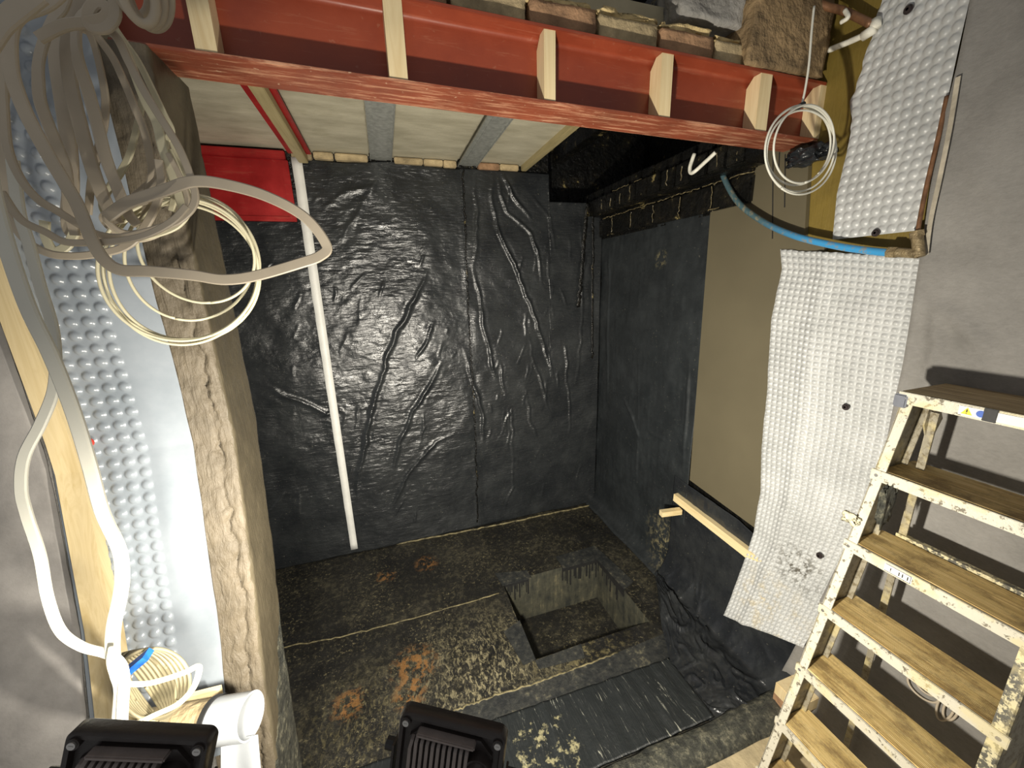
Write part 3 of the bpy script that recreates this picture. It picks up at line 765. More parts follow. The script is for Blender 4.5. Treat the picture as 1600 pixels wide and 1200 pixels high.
# left membrane
def fpos_l(U, V, h):
    z = .72+V; x = -.548-U
    y = yL(z)-.012-h-.006*(.5+vnoise(x, z, .2, 80))-.008*np.exp(-((U-.07)/.03)**2)*np.clip((z-.9)*2, 0, 1)*np.clip((1.9-z)*2, 0, 1)
    x = x+.004*vnoise(z*0, z, .08, 81)*(U < .01)
    return np.stack([x, y, z], -1)
dimple_sheet('dimpled_membrane', fpos_l, .30, 2.2, .0325, .0335, .008, .74, M['membrane_clear'], 'glossy dimpled membrane on the left wall behind the hanging cables', margin=(.10, 0), k=10)
# press-in fixing plugs
def plug(p, nrm, ring, label):
    nrm = np.array(nrm, float); nrm /= np.linalg.norm(nrm); p = np.array(p); e = empty('fixing_plug', p)
    MB().cyl((0, 0, 0), nrm*.004, .0125, 20).build('flange', M[ring], e)
    MB().cyl(nrm*.004, nrm*.009, .0095, 20).cyl(nrm*.009, nrm*.006, .004, 12).build('cap', M['plug_dark'], e)
    tag(e, label, 'fixing plug', 'fixing plugs in the membranes')
plug(PX(1322, 636, XR-.045), (-1, 0, 0), 'plug_dark', 'dark fixing plug in the middle of the long right membrane')
plug(PX(1281, 868, XR-.052), (-1, 0, 0), 'plug_dark', 'dark fixing plug near the dirty patch of the long right membrane')
plug(PX(1369, 364, XR-.033), (-1, 0, 0), 'plug_dark', 'dark fixing plug at the foot of the upper right membrane')
plug(PX(1420, 15, XR-.033), (-1, 0, 0), 'plug_dark', 'dark fixing plug in the top corner of the upper right membrane')
plug(PY(138, 691, 1.205), (0, -1, 0), 'plug_red', 'red-ringed fixing plug in the left membrane')
# fleece on right wall
def fleece_r():
    E = [(1522, 0), (1500, 110), (1478, 200), (1460, 290), (1443, 400), (1418, 560), (1392, 690), (1345, 820), (1290, 930), (1230, 1040), (1190, 1120)]
    ey = np.array([yzr(x, y) for x, y in E])[::-1]
    nz, ny = 200, 110; Z, Sg = np.meshgrid(np.linspace(.04, 3.0, nz), np.linspace(0, 1, ny), indexing='ij')
    yl = np.interp(Z, ey[:, 1], ey[:, 0]); Y = yl+(-.6-yl)*Sg
    D = .010*vnoise(Y, Z, .3, 90)+.004*vnoise(Y, Z, .08, 91)
    for pl, a, w in (([(1450, 470), (1500, 500), (1560, 560)], .016, .02), ([(1462, 480), (1468, 540), (1450, 590)], .014, .015), ([(1500, 230), (1580, 330)], .006, .02)):
        d, t = seg_dist(Y, Z, [yzr(*p) for p in pl]); D += a*np.exp(-(d/w)**2)*np.clip(np.minimum(t, 1-t)*4, 0, 1)
    X = XR-.030-D-.012*np.exp(-Sg/.015)
    o = grid('fleece_lining', np.stack([X, Y, Z], -1), M['fleece'], thick=.003)
    pe = catmull([PX(x, y, XR-.048) for x, y in ((1497, 120), (1484, 200), (1468, 280), (1454, 345), (1447, 398))], 8)
    sweep_v(pe, .012, .003, face=(-1, 0, 0), mbld=(mb := MB())); mb.build('turned_edge', M['wrap_film'], o)
    tag(o, 'grey fleece-faced lining covering the right wall behind the ladder', 'lining')
fleece_r()
def fleece_l():
    nz, nx = 160, 80; Z, X = np.meshgrid(np.linspace(.1, 2.2, nz), np.linspace(-.852, -2.0, nx), indexing='ij')
    D = .012*vnoise(X, Z, .25, 95)+.006*vnoise(X, Z, .07, 96)+.003*vnoise(X, Z, .03, 97)
    P = np.stack([X, yL(Z)-.018-D, Z], -1); o = grid('fleece_lining', P, M['fleece_pink'], thick=.003)
    tag(o, 'grey fleece lining on the left wall left of the pine stud', 'lining')
fleece_l()
# leaning pine stud at left
def stud():
    e_l = [(-14, 430), (0, 500), (70, 760), (150, 1120), (172, 1230)]; e_r = [(-16, 330), (3, 400), (113, 800), (197, 1090), (228, 1200)]
    top = 0
    def pl(q):
        out = []
        for x, y in q:
            Y = 1.18
            for _ in range(5): p = PY(x, y, Y); Y = yL(p[2])-.055
            out.append(p)
        return np.array(out)
    a = pl(e_l); b = pl(e_r)
    zs = np.linspace(.45, 2.3, 24)
    def at(arr, z):
        o = np.argsort(arr[:, 2]); ar = arr[o]
        c = np.polyfit(ar[:, 2], ar[:, 0], 1); return np.polyval(c, z)
    xl = at(a, zs); xr = at(b, zs)
    v = []; f = []
    for i, z in enumerate(zs):
        y0 = yL(z)-.055; y1 = yL(z)-.022
        v += [(xl[i], y0, z), (xr[i], y0, z), (xr[i], y1, z), (xl[i], y1, z)]
    for i in range(len(zs)-1):
        for k in range(4): f.append((4*i+k, 4*i+(k+1) % 4, 4*i+4+(k+1) % 4, 4*i+4+k))
    f += [(3, 2, 1, 0), tuple(4*(len(zs)-1)+k for k in range(4))]
    tag(MB().add(v, f).build('timber_stud', M['pine_z']), 'tall pine stud leaning on the left wall behind the cables', 'timber stud')
stud()
# ------------------------------------------------------------------ floor details
def strip_on_floor(name, pts, w, h, mat, label=None, cat=None, parent=None, jit=.003, z=0.0, kind=None):
    P = catmull([PZ(x, y, z) for x, y in pts], 14); P[:, 2] = z+h*.3
    P[:, 0] += rng.randn(len(P))*jit*.4; P[:, 1] += rng.randn(len(P))*jit
    o = sweep_v(P, w, h, face=(0, 0, 1), n=8).build(name, mat, parent, True)
    return tag(o, label, cat, 'sealant beads over the floor joints', kind)
strip_on_floor('sealant_bead', [(440, 1012), (540, 993), (660, 962), (780, 927)], .008, .005, M['sealant'], 'thin pale sealant line across the black floor left of the sump', 'sealant')
strip_on_floor('sealant_bead', [(437, 884), (560, 861), (660, 843), (760, 824), (860, 803), (937, 787)], .013, .012, M['sealant'], 'pale sealant line where the floor meets the far wall', 'sealant')
strip_on_floor('sealant_bead', [(708, 1112), (760, 1092), (830, 1070), (900, 1045), (965, 1020)], .010, .006, M['sealant'], 'pale sealant line on the floor in front of the sump', 'sealant')
strip_on_floor('sealant_bead', [(937, 790), (975, 825), (1010, 855), (1045, 885)], .02, .014, M['sealant'], 'pale sealant line along the foot of the right wall', 'sealant')
def patch(px, label, z=.004, th=.005, mat='felt_dusty', name='felt_patch', cat='felt patch', group='felt patches around the sump', w3=None):
    P = w3 or [PZ(x, y, z) for x, y in px]
    o = MB().prism([(p[0], p[1], z) for p in P], (0, 0, th)).build(name, M[mat]); return tag(o, label, cat, group)
patch([(787, 988), (812, 970), (837, 1031), (818, 1040)], 'square black felt patch at the near left corner of the sump')
patch([(836, 1033), (908, 1007), (914, 1028), (842, 1046)], 'long black felt patch along the near edge of the sump')
def fold(pts_top, drop, label, seed):
    """felt flap lying on the rim and hanging into the sump"""
    o = patch(None, label, w3=pts_top); return o
fold([(PX0-.03, PY1+.10, 0), (PX0+.20, PY1+.05, 0), (PX0+.20, PY1-.03, 0), (PX0-.01, PY1-.03, 0)], .08, 'black felt flap over the far left corner of the sump', 1)
fold([(PX1-.30, PY1+.11, 0), (PX1+.04, PY1+.12, 0), (PX1+.10, PY1-.30, 0), (PX1+.0, PY1-.34, 0), (PX1-.02, PY1-.02, 0), (PX1-.30, PY1-.02, 0)], .08, 'L-shaped black felt flap over the far right corner of the sump', 2)
# hanging flap faces with drips
def drips(x0, x1, y, n, label, axis='x', seed=0):
    m = MB(); r = random.Random(seed); out = -.006
    for k in range(n):
        t = x0+(x1-x0)*(k+r.random()*.8)/n; L = r.uniform(.04, .17); w = r.uniform(.002, .006)
        if axis == 'x': m.box((t-w, y-.006, -L), (t+w, y-.001, .002))
        else: m.box((y-.006, t-w, -L), (y-.001, t+w, .002))
    if axis == 'x': m.box((x0, y-.007, -.035), (x1, y-.001, .004))
    else: m.box((y-.007, x0, -.045), (y-.001, x1, .004))
    tag(m.build('tar_drips', M['rubber']), label, 'tar drips', 'tar drips inside the sump')
drips(PX0, PX0+.19, PY1, 13, 'tar drips hanging in the far left corner of the sump', seed=2)
drips(PX1-.30, PX1, PY1, 14, 'tar drips under the flap at the far side of the sump', seed=3)
drips(PY1-.34, PY1, PX1, 12, 'tar drips on the right side of the sump', 'y', seed=4)
# floor felt strips (raised laps)
patch([(640, 1150), (704, 1112), (965, 1020), (1050, 985), (1070, 1020), (1043, 1033), (806, 1117), (700, 1158)], 'smooth black felt strip across the floor in front of the sump', .0015, .002, 'felt_dusty', 'felt_strip', 'felt strip', 'felt strips on the near floor')
def strk():
    c = [PZ(560, 1215, .0), PZ(806, 1117, 0), PZ(1043, 1033, 0), PZ(1108, 1118, .0), PZ(900, 1222, 0)]
    # grid between far edge and near edge
    far = [(-.35, 1.345), (.40, 1.335), (1.262, 1.318)]; near = [(-.35, 1.02), (.4, 1.01), (1.25, 1.0)]
    nu, nv = 160, 30; u = np.linspace(0, 1, nu); P = np.zeros((nv, nu, 3))
    fx = np.interp(u, [0, .45, 1], [q[0] for q in far]); fy = np.interp(u, [0, .45, 1], [q[1] for q in far]); nx = np.interp(u, [0, .45, 1], [q[0] for q in near]); ny = np.interp(u, [0, .45, 1], [q[1] for q in near])
    for j in range(nv):
        t = j/(nv-1); P[j, :, 0] = nx+(fx-nx)*t; P[j, :, 1] = ny+(fy-ny)*t; P[j, :, 2] = .034-.014*t+.010*vnoise(P[j, :, 0]*4, P[j, :, 1]*.8, .15, 33)
    o = grid('felt_strip', P, M['sheet_streaked'], thick=.004); tag(o, 'black sheet with pale streaks across the near floor right of the floodlight', 'felt strip', 'felt strips on the near floor')
strk()
def kerb():
    nx = 160; xs = np.linspace(-.4, 1.66, nx); prof = [(1.00, .03), (.985, .045), (.945, .056), (.90, .050), (.86, .032)]
    P = np.zeros((len(prof), nx, 3))
    for j, (y, z) in enumerate(prof):
        P[j, :, 0] = xs; P[j, :, 1] = y+.012*vnoise(xs, xs*0+j, .09, 50)+.02*np.clip(xs-1.2, 0, 1); P[j, :, 2] = z+.010*vnoise(xs, xs*0+j, .05, 51)*(0 < j < 4)
    tag(grid('wrapped_kerb', P, M['kerb_felt'], thick=.004), 'low kerb wrapped in rough black felt at the edge of the yellow concrete', 'kerb')
kerb()
# tar runs and crumpled felt at the beam end
m = MB()
for x, y0, y1 in ((1156, 231, 274), (1208, 236, 373), (1227, 241, 324), (1182, 240, 252), (1218, 238, 262)):
    a = PX(x, y0, XR-.023); b = PX(x-1, y1, XR-.023); m.obb(a, b, .004, .002, (0, 1, 0))
tag(m.build('tar_runs', M['rubber']), 'thin black tar runs down the grey-brown board below the beam end', 'tar runs')
c = PX(1262, 244, 1.66)
tag(lumpy('crumpled_felt', tuple(c), (.07, .13, .05), M['sheet_loose'], 5, .5, 3), 'crumpled black felt tucked under the right end of the red beam', 'felt scrap')
def tar_run(pts, w, label):
    P = catmull([PY(x, y, YB-.040) for x, y in pts], 16); P[:, 0] += .004*rng.randn(len(P))
    tag(sweep_v(P, w, .008, n=8).build('tar_run', M['tar'], None, True), label, 'tar run', 'tar runs in the far corner')
tar_run([(918, 318), (914, 360), (909, 420), (904, 480)], .030, 'thick wet tar run below the corner of the brick corbel')
tar_run([(925, 322), (927, 380), (925, 460), (926, 560)], .016, 'long narrow tar run close to the far right corner')
# loose folded sheet at foot of right wall
def loose():
    nu, nv = 150, 150; P = np.zeros((nv, nu, 3)); u = np.linspace(0, 1, nu)
    ytop = 1.86+(.86-1.86)*u; xend = np.interp(u, [0, .12, .35, .55, .75, 1], [1.62, 1.52, 1.36, 1.25, 1.20, 1.24]); yend = np.interp(u, [0, .2, .5, .75, 1], [1.86, 1.66, 1.34, 1.08, .98])
    for j in range(nv):
        t = j/(nv-1)
        # profile: down the wall then out along the floor
        tw = np.clip(t/.52, 0, 1); tf = np.clip((t-.52)/.48, 0, 1)
        zt = np.interp(u, [0, .5, 1], [.74, .72, .60]); z = zt*(1-tw)+.022
        sl = np.clip(1-z/.25, 0, 1)
        x = XR-.016-.10*sl**2*(1-tf)
        x = x+(xend-(XR-.116))*tf-0*(1-tf); x = np.where(tf > 0, XR-.116+(xend-XR+.116)*tf, x)
        y = ytop+(yend-ytop)*np.clip((t-.2)/.8, 0, 1)**1.3
        z = z+.05*np.clip(tf*(1-tf)*4, 0, 1)*(1-u)*.5
        P[j, :, 0] = x; P[j, :, 1] = y; P[j, :, 2] = z
    U, V = np.meshgrid(u, np.linspace(0, 1, nv))
    A = np.clip((V-.30)*3, 0.12, 1)*np.clip(np.minimum(np.minimum(U, 1-U), 1.0-V)*12, .1, 1)
    rg = lambda s, sd: 1-np.abs(vnoise(U+.25*vnoise(U, V, .2, sd+5), V*.9+.2*vnoise(U, V, .15, sd+6), s, sd))*4
    D = A*(.022*np.clip(rg(.16, 55), 0, 1)**2+.012*np.clip(rg(.07, 56), 0, 1)**2+.004*vnoise(U, V, .02, 57))
    du = np.gradient(P, axis=1); dv = np.gradient(P, axis=0); N = np.cross(du, dv); N /= np.linalg.norm(N, axis=2)[:, :, None]+1e-9
    s = np.sign(-N[nv//4, nu//2, 0]); P = P+N*s*D[:, :, None]
    P[:, :, 2] = np.maximum(P[:, :, 2], .012); P[:, :, 0] = np.minimum(P[:, :, 0], XR-.006)
    tag(grid('waterproofing_sheet', P, M['sheet_loose'], thick=.0015), 'loose crumpled black sheet spilling from the right wall onto the floor', 'plastic sheet')
loose()
# ------------------------------------------------------------------ cables
def px_path(pts, n=8): return catmull([PY(p[0], p[1], p[2]) for p in pts], n)
def dd(pts, y0, y1=None):
    y1 = y0 if y1 is None else y1; n = len(pts)-1
    return [(p[0], p[1], y0+(y1-y0)*i/n) for i, p in enumerate(pts)]
def cable(name, pts, w, t, mat, label, twist=.0, group=None, n=8, cat='cable', parent=None):
    pp = px_path(pts, n); e = autosmooth(sweep_v(pp, w*1.08, t*.72, twist=twist, n=14).build(name, M[mat], parent, True), 34)
    if parent is None: tag(e, label, cat, group)
    return e
G1 = 'thick flat cables hanging at top left'
cable('flat_cable', dd([(120, -40), (75, 3), (31, 23), (16, 52), (17, 105), (26, 140), (44, 184), (77, 245), (102, 287), (122, 322), (145, 378), (165, 408), (190, 422), (233, 424), (300, 430), (350, 437), (400, 431), (467, 412), (500, 400), (510, 383), (477, 340), (417, 307), (350, 288), (300, 284), (250, 300), (200, 317), (166, 340)], .80, .88),
      .0175, .008, 'cable_grey', 'grey flat cable whose big loop reaches across the white strip', .25, G1)
cable('flat_cable', dd([(110, -30), (98, 10), (84, 30), (70, 61), (61, 95), (60, 123), (63, 158), (75, 193), (90, 230), (102, 262), (106, 300), (108, 330), (118, 368)], .92, .95), .015, .008, 'cable_grey', 'dark flat cable just right of the outermost loop at top left', .5, G1)
cable('flat_cable', dd([(120, -20), (104, 30), (91, 60), (89, 95), (95, 140), (103, 190), (109, 240), (111, 293), (108, 330), (112, 362), (140, 372)], .98), .021, .009, 'cable_grey', 'broad grey flat cable hanging straight in the cable bundle', .15, G1)
cable('flat_cable', dd([(140, -10), (118, 25), (107, 62), (106, 95), (112, 140), (124, 190), (136, 235), (150, 280), (168, 322), (185, 350)], .95), .019, .009, 'cable_grey', 'grey flat cable in the middle of the bundle ending low', .2, G1)
cable('flat_cable', dd([(160, 8), (140, 16), (124, 32), (119, 60), (123, 96), (137, 140), (151, 190), (165, 245), (183, 293), (198, 330), (215, 352)], .90), .0155, .009, 'cable_grey', 'flat cable with one dark face crossing the bundle centre', .9, G1)
cable('flat_cable', dd([(128, 45), (140, 52), (150, 79), (160, 123), (165, 158), (163, 190), (158, 215), (150, 250), (142, 290), (138, 335)], 1.0), .011, .007, 'cable_grey', 'thin grey flat cable over the bare patch right of the bundle centre', .5, G1)
cable('flat_cable', dd([(140, -5), (160, 35), (184, 61), (201, 96), (224, 140), (245, 175), (263, 203), (280, 232), (295, 268), (305, 303), (300, 325), (278, 345), (250, 356), (215, 366), (185, 371), (152, 366), (122, 350), (90, 330), (60, 312), (33, 280), (13, 233), (6, 167), (4, 100), (12, 40), (50, -20)], .88, .86),
      .011, .008, 'cable_grey', 'flat cable looping round the outside right of the cable bundle', .3, G1)
cable('flat_cable', dd([(150, 0), (168, 35), (192, 70), (210, 114), (227, 158), (245, 193), (255, 235), (270, 275), (283, 318), (290, 340)], .93), .013, .008, 'cable_cream', 'cream flat cable on the right side of the bundle', .3, G1)
cable('flat_cable', dd([(150, -5), (182, 48), (215, 95), (238, 140), (256, 178), (268, 205), (258, 225), (264, 262), (272, 300), (268, 330)], .96), .010, .007, 'cable_cream', 'cream flat cable following the right edge of the bundle', .4, G1)
cable('flat_cable', dd([(136, 30), (149, 53), (175, 88), (192, 123), (210, 166), (224, 201), (232, 230), (238, 268), (232, 305), (226, 340), (210, 352)], 1.0), .012, .008, 'cable_grey', 'grey flat cable hanging in front of the render pier edge', .5, G1)
cable('flat_cable', dd([(224, 150), (216, 190), (203, 240), (187, 272), (172, 292), (160, 320), (170, 345)], 1.03), .011, .007, 'cable_cream', 'pale flat cable slanting down left across the membrane edge', .4, G1)
cable('flat_cable', dd([(2, 300), (33, 343), (70, 362), (102, 378), (145, 379), (190, 376), (232, 366), (270, 345), (292, 322)], .84), .010, .008, 'cable_grey', 'dark flat cable sweeping along the bottom of the bundle', .3, G1)
cable('flat_cable', dd([(8, 330), (40, 375), (77, 396), (115, 400), (150, 397), (190, 388), (215, 370), (240, 330), (252, 290), (248, 250)], .92), .012, .008, 'cable_grey', 'lowest dark flat cable under the bundle', .2, G1)
cable('flat_cable', dd([(70, 345), (72, 372), (85, 392), (105, 384), (118, 360)], .97), .014, .008, 'cable_cream', 'short cream flat cable bend low left in the bundle', .2, G1)
cable('flat_cable', dd([(60, -10), (20, 22), (0, 40), (-20, 70)], .75), .022, .010, 'cable_grey', 'flat cable crossing the top left picture corner', 0, G1)
cable('flat_cable', dd([(0, 60), (5, 120), (0, 200), (8, 280), (10, 340)], 1.0), .018, .010, 'cable_grey', 'dark flat cable at the far left edge behind the bundle', .2, G1)
cable('flat_cable', dd([(60, 60), (100, 40), (140, 35), (165, 28), (168, 12), (150, 6), (138, 22), (142, 42), (165, 44), (180, 25), (178, -5)], .86), .014, .009, 'cable_grey', 'flat cable knotted round the top of the bundle', .3, G1)
for k in range(5):
    o = [0, 3, -4, 7, -9][k]
    cable('flat_cable', dd([(262+o, 240-k*6), (285+o*.6, 285), (292+o, 320), (270+o, 345+k*3), (225, 362+k*3), (190, 362+k*2), (168+o, 340), (190, 322), (235+o, 312-k*5), (255+o, 280)], .93+k*.02), .009, .007, 'cable_cream' if k % 2 else 'cable_grey',
          ['grey inner loop at the foot of the cable bundle, nearest', 'cream inner loop at the foot of the cable bundle, second', 'grey inner loop at the foot of the cable bundle, middle', 'cream inner loop at the foot of the cable bundle, fourth', 'grey inner loop at the foot of the cable bundle, furthest back'][k], .5, G1)
# long white cables going down
cable('flat_cable', dd([(-30, 200), (-14, 290), (8, 375), (43, 478), (76, 547), (101, 607), (121, 663), (141, 730), (160, 800), (186, 858), (191, 900), (187, 935), (178, 977), (176, 1015), (182, 1050), (189, 1077), (186, 1125), (184, 1190)], .80, .72), .0185, .012, 'cable_white', 'thick white cable running down in front of the left membrane', .0, 'long white cables at left')
cable('flat_cable', dd([(20, 250), (30, 330), (45, 380), (63, 447), (82, 510), (87, 563), (83, 613), (63, 663), (38, 713), (33, 763), (42, 805), (62, 867), (74, 933), (94, 985), (127, 1010), (165, 1021), (187, 1034), (194, 1060), (192, 1100), (188, 1190)], .90, .70), .0150, .010, 'cable_white', 'white cable bowing left across the pine stud', .1, 'long white cables at left')
cable('flat_cable', dd([(175, 1012), (172, 1035), (180, 1058), (200, 1068), (230, 1068), (262, 1060), (290, 1050), (311, 1042), (303, 1073), (278, 1100), (240, 1118), (205, 1135)], .72), .009, .007, 'cable_cream', 'cream cable bending in a hook above the left floodlight', .0, 'long white cables at left')
# thin coil
def coil(name, mat, loops, w, label, cat='coil of cable', steps=40, tie=None, extra=None, group=None):
    e = empty(name, tuple(PY(loops[0][0], loops[0][1], loops[0][6]))); m = MB()
    for (cx, cy, rx, ry, rot, ph, y, span) in loops:
        pts = []
        for k in range(steps+1):
            a = ph+span*2*math.pi*k/steps; X = rx*math.cos(a); Y = ry*math.sin(a); c, s = math.cos(rot), math.sin(rot)
            pts.append((cx+X*c-Y*s, cy+X*s+Y*c, y+.01*math.sin(a*1.3)))
        p = px_path(pts, 2); p -= np.array(e.location); sweep_v(p, w, w, n=10, mbld=m)
    if extra:
        for q in extra: p = px_path(q, 8); p -= np.array(e.location); sweep_v(p, w, w, n=10, mbld=m)
    m.build('wire', M[mat], e, True)
    tag(e, label, cat, group); return e
TH = 1.02
coil('thin_cable_coil', 'cable_cream', [(288, 418, 118, 112, .10, 0, TH, 1), (283, 426, 124, 106, .25, .5, TH+.012, 1), (278, 422, 126, 110, .15, 1.0, TH-.012, 1), (296, 402, 102, 98, .3, 1.5, TH+.02, 1), (282, 420, 121, 118, .45, .2, TH+.006, 1), (306, 392, 96, 76, .5, .9, TH-.02, 1)], .0062,
     'thin cream cable coiled in wide round loops below the bundle')
# small upper coil next to red beam
coil('cable_coil', 'cable_grey', [(215, -10, 24, 50, -.35, 0, .80, 1), (224, -12, 28, 54, -.3, 0, .82, 1), (232, -14, 32, 60, -.25, 0, .84, 1), (205, -20, 24, 48, -.35, 0, .86, 1)], .0125, 'coil of thick grey cable hanging at the left end of the red beam')
# lower coil with blue tape
e = coil('cable_coil', 'cable_coil_beige', [(222+1.5*k, 1078-k, 8+5.2*k, 66-1.2*k, -.62+.03*k, k, .90-.006*k, 1) for k in range(11)], .0068, 'bunched cream cable coil tied with blue tape low at left')
p = [PY(198, 1050, .82), PY(232, 1022, .82)]
mt = MB().obb(p[0]-np.array(e.location), p[1]-np.array(e.location), .024, .012, (0, -1, 0)); mt.build('blue_tape', M['tape_blue'], e)['label'] = 'bright blue tape band'
# white coil on right
yc_ = 1.06
ext = [[(1272, 10, yc_+.02), (1268, 50, yc_+.01), (1264, 100, yc_), (1258, 140, yc_), (1253, 162, yc_)]]
e = coil('white_cable_coil', 'cable_white', [(1250, 232, 54, 68, .20, 0, yc_, 1), (1247, 228, 50, 62, .25, .6, yc_+.008, 1), (1256, 225, 46, 62, .25, 1.2, yc_-.008, 1), (1252, 238, 54, 66, .15, 2, yc_+.004, 1)], .0066, 'small white cable coil hanging in front of the right end of the red beam', extra=ext)
mt = MB(); q = PY(1250, 166, yc_)-np.array(e.location); mt.cyl(q-np.array([.012, 0, .006]), q+np.array([.014, 0, .008]), .008, 12); mt.build('tie', M['rubber'], e)

# ------------------------------------------------------------------ pipes
def tube(name, pts, r, mat, label=None, cat='pipe', parent=None, n=10, grp=None):
    P = catmull(pts, n); o = sweep_v(P, 2*r, 2*r, n=16).build(name, M[mat], parent, True)
    if parent is None: tag(o, label, cat, grp)
    return o
e = empty('water_pipe', tuple(PX(1240, 375, XR-.06)))
off = np.array(e.location)
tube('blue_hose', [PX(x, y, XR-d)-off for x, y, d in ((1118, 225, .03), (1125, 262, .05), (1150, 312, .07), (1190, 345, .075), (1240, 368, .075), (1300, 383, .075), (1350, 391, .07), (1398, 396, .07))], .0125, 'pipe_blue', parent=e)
tube('copper_riser', [PX(x, y, XR-d)-off for x, y, d in ((1432, 385, .07), (1436, 350, .065), (1448, 290, .055), (1466, 215, .045), (1480, 150, .035))], .006, 'copper_dirty', parent=e)
m = MB(); a = PX(1388, 394, XR-.07)-off; b = PX(1436, 396, XR-.07)-off; c = PX(1432, 362, XR-.067)-off
m.cyl(a, a+(b-a)*.3, .019, 6).cyl(a+(b-a)*.3, b, .015, 16).cyl(b+(c-b)*-.15, c, .015, 16).cyl(b+(c-b)*.75, c, .019, 6)
autosmooth(m.build('brass_elbow', M['brass_dirty'], e))
tag(e, 'curved blue water pipe with dirty brass elbow across the right wall', 'pipe')
# copper pipe and white painted elbow near ceiling
yw = 1.22
tube('copper_pipe', [PX(1235, -30, 1.50), PX(1280, 5, 1.60), PX(1320, 18, 1.64), PX(1362, 38, 1.66)], .012, 'copper_dirty', 'brown copper pipe crossing in front of the olive wall at the top right')
e = empty('painted_pipe', tuple(PX(1370, 42, 1.66))); off = np.array(e.location)
tube('tube', [PX(1296, 78, 1.67)-off, PX(1330, 64, 1.665)-off, PX(1352, 54, 1.66)-off], .0095, 'paint_white', parent=e)
m = MB(); a = PX(1348, 57, 1.66)-off; b = PX(1368, 44, 1.66)-off; c = PX(1368, 32, 1.665)-off
m.cyl(a, b, .015, 16).cyl(b, c, .015, 16); m.build('elbow', M['paint_white'], e, True)
tag(e, 'white painted pipe elbow on the olive wall right of the padstone', 'pipe')
tag(tube('pipe_clip', [PX(1320, 16, 1.625), PX(1325, 27, 1.62), PX(1314, 35, 1.62)], .007, 'paint_white', n=6), 'white splashed pipe clip on the copper pipe', 'clip')
tube('bent_pipe', [PX(1118, 238, 1.55), PX(1103, 252, 1.54), PX(1082, 270, 1.53), PX(1078, 262, 1.53), PX(1085, 240, 1.54)], .009, 'paint_white', 'white splashed bent pipe at the corner under the beam by the black bricks', n=8)

# soil pipe low at left
def soil():
    ya = .88; o_ = PY(392, 1118, ya); i_ = PY(318, 1150, ya+.10); R_ = .050
    e = empty('soil_pipe', tuple(i_)); d = o_-i_; d /= np.linalg.norm(d)
    d = np.array([.92, -.26, .12]); d /= np.linalg.norm(d)
    def ring(m, a, b, r, wall):
        n = 40; q = np.array([0, 0, 1.]); u = np.cross(d, q); u /= np.linalg.norm(u); w = np.cross(d, u); v = []
        for c, rr in ((a, r), (b, r), (b, r-wall), (a, r-wall)):
            for k in range(n): t = 2*math.pi*k/n; v.append(c+u*math.cos(t)*rr+w*math.sin(t)*rr)
        f = [(s*n+k, s*n+(k+1) % n, ((s+1) % 4)*n+(k+1) % n, ((s+1) % 4)*n+k) for s in range(4) for k in range(n)]
        m.add(v, f)
    b = np.array(o_)-np.array(e.location); m = MB(); ring(m, b-d*.085, b, R_, .004); autosmooth(m.build('socket', M['plastic_white'], e))
    m = MB(); ring(m, b-d*.095, b-d*.083, R_+.004, .006); autosmooth(m.build('seal_ring', M['rubber'], e))
    m = MB(); ring(m, b-d*.26, b-d*.09, R_-.002, .004); autosmooth(m.build('pipe_run', M['brick_buff'], e))
    tag(e, 'white plastic pipe end opening to the right above the left floodlight', 'pipe')
    a = PY(372, 1165, .86); b2 = PY(400, 1230, .84)
    P = []
    for v in np.linspace(0, 1, 14):
        row = []
        for u in np.linspace(0, 1, 14):
            p = PY(345+u*(58+8*v), 1158+v*90-10*u, .87-.03*v+.01*math.sin(u*5)); row.append(p)
        P.append(row)
    tag(grid('plastic_wrap', np.array(P), M['plastic_white'], thick=.003), 'white plastic offcut hanging below the pipe end', 'plastic')
soil()
# short board the soil pipe comes out of
tag(MB().obb(PY(275, 1108, .98), PY(345, 1090, .98), .05, .03, (0, 0, 1)).build('wood_rail', M['pine_x']), 'dusty wood rail behind the white pipe end low at left', 'timber rail')

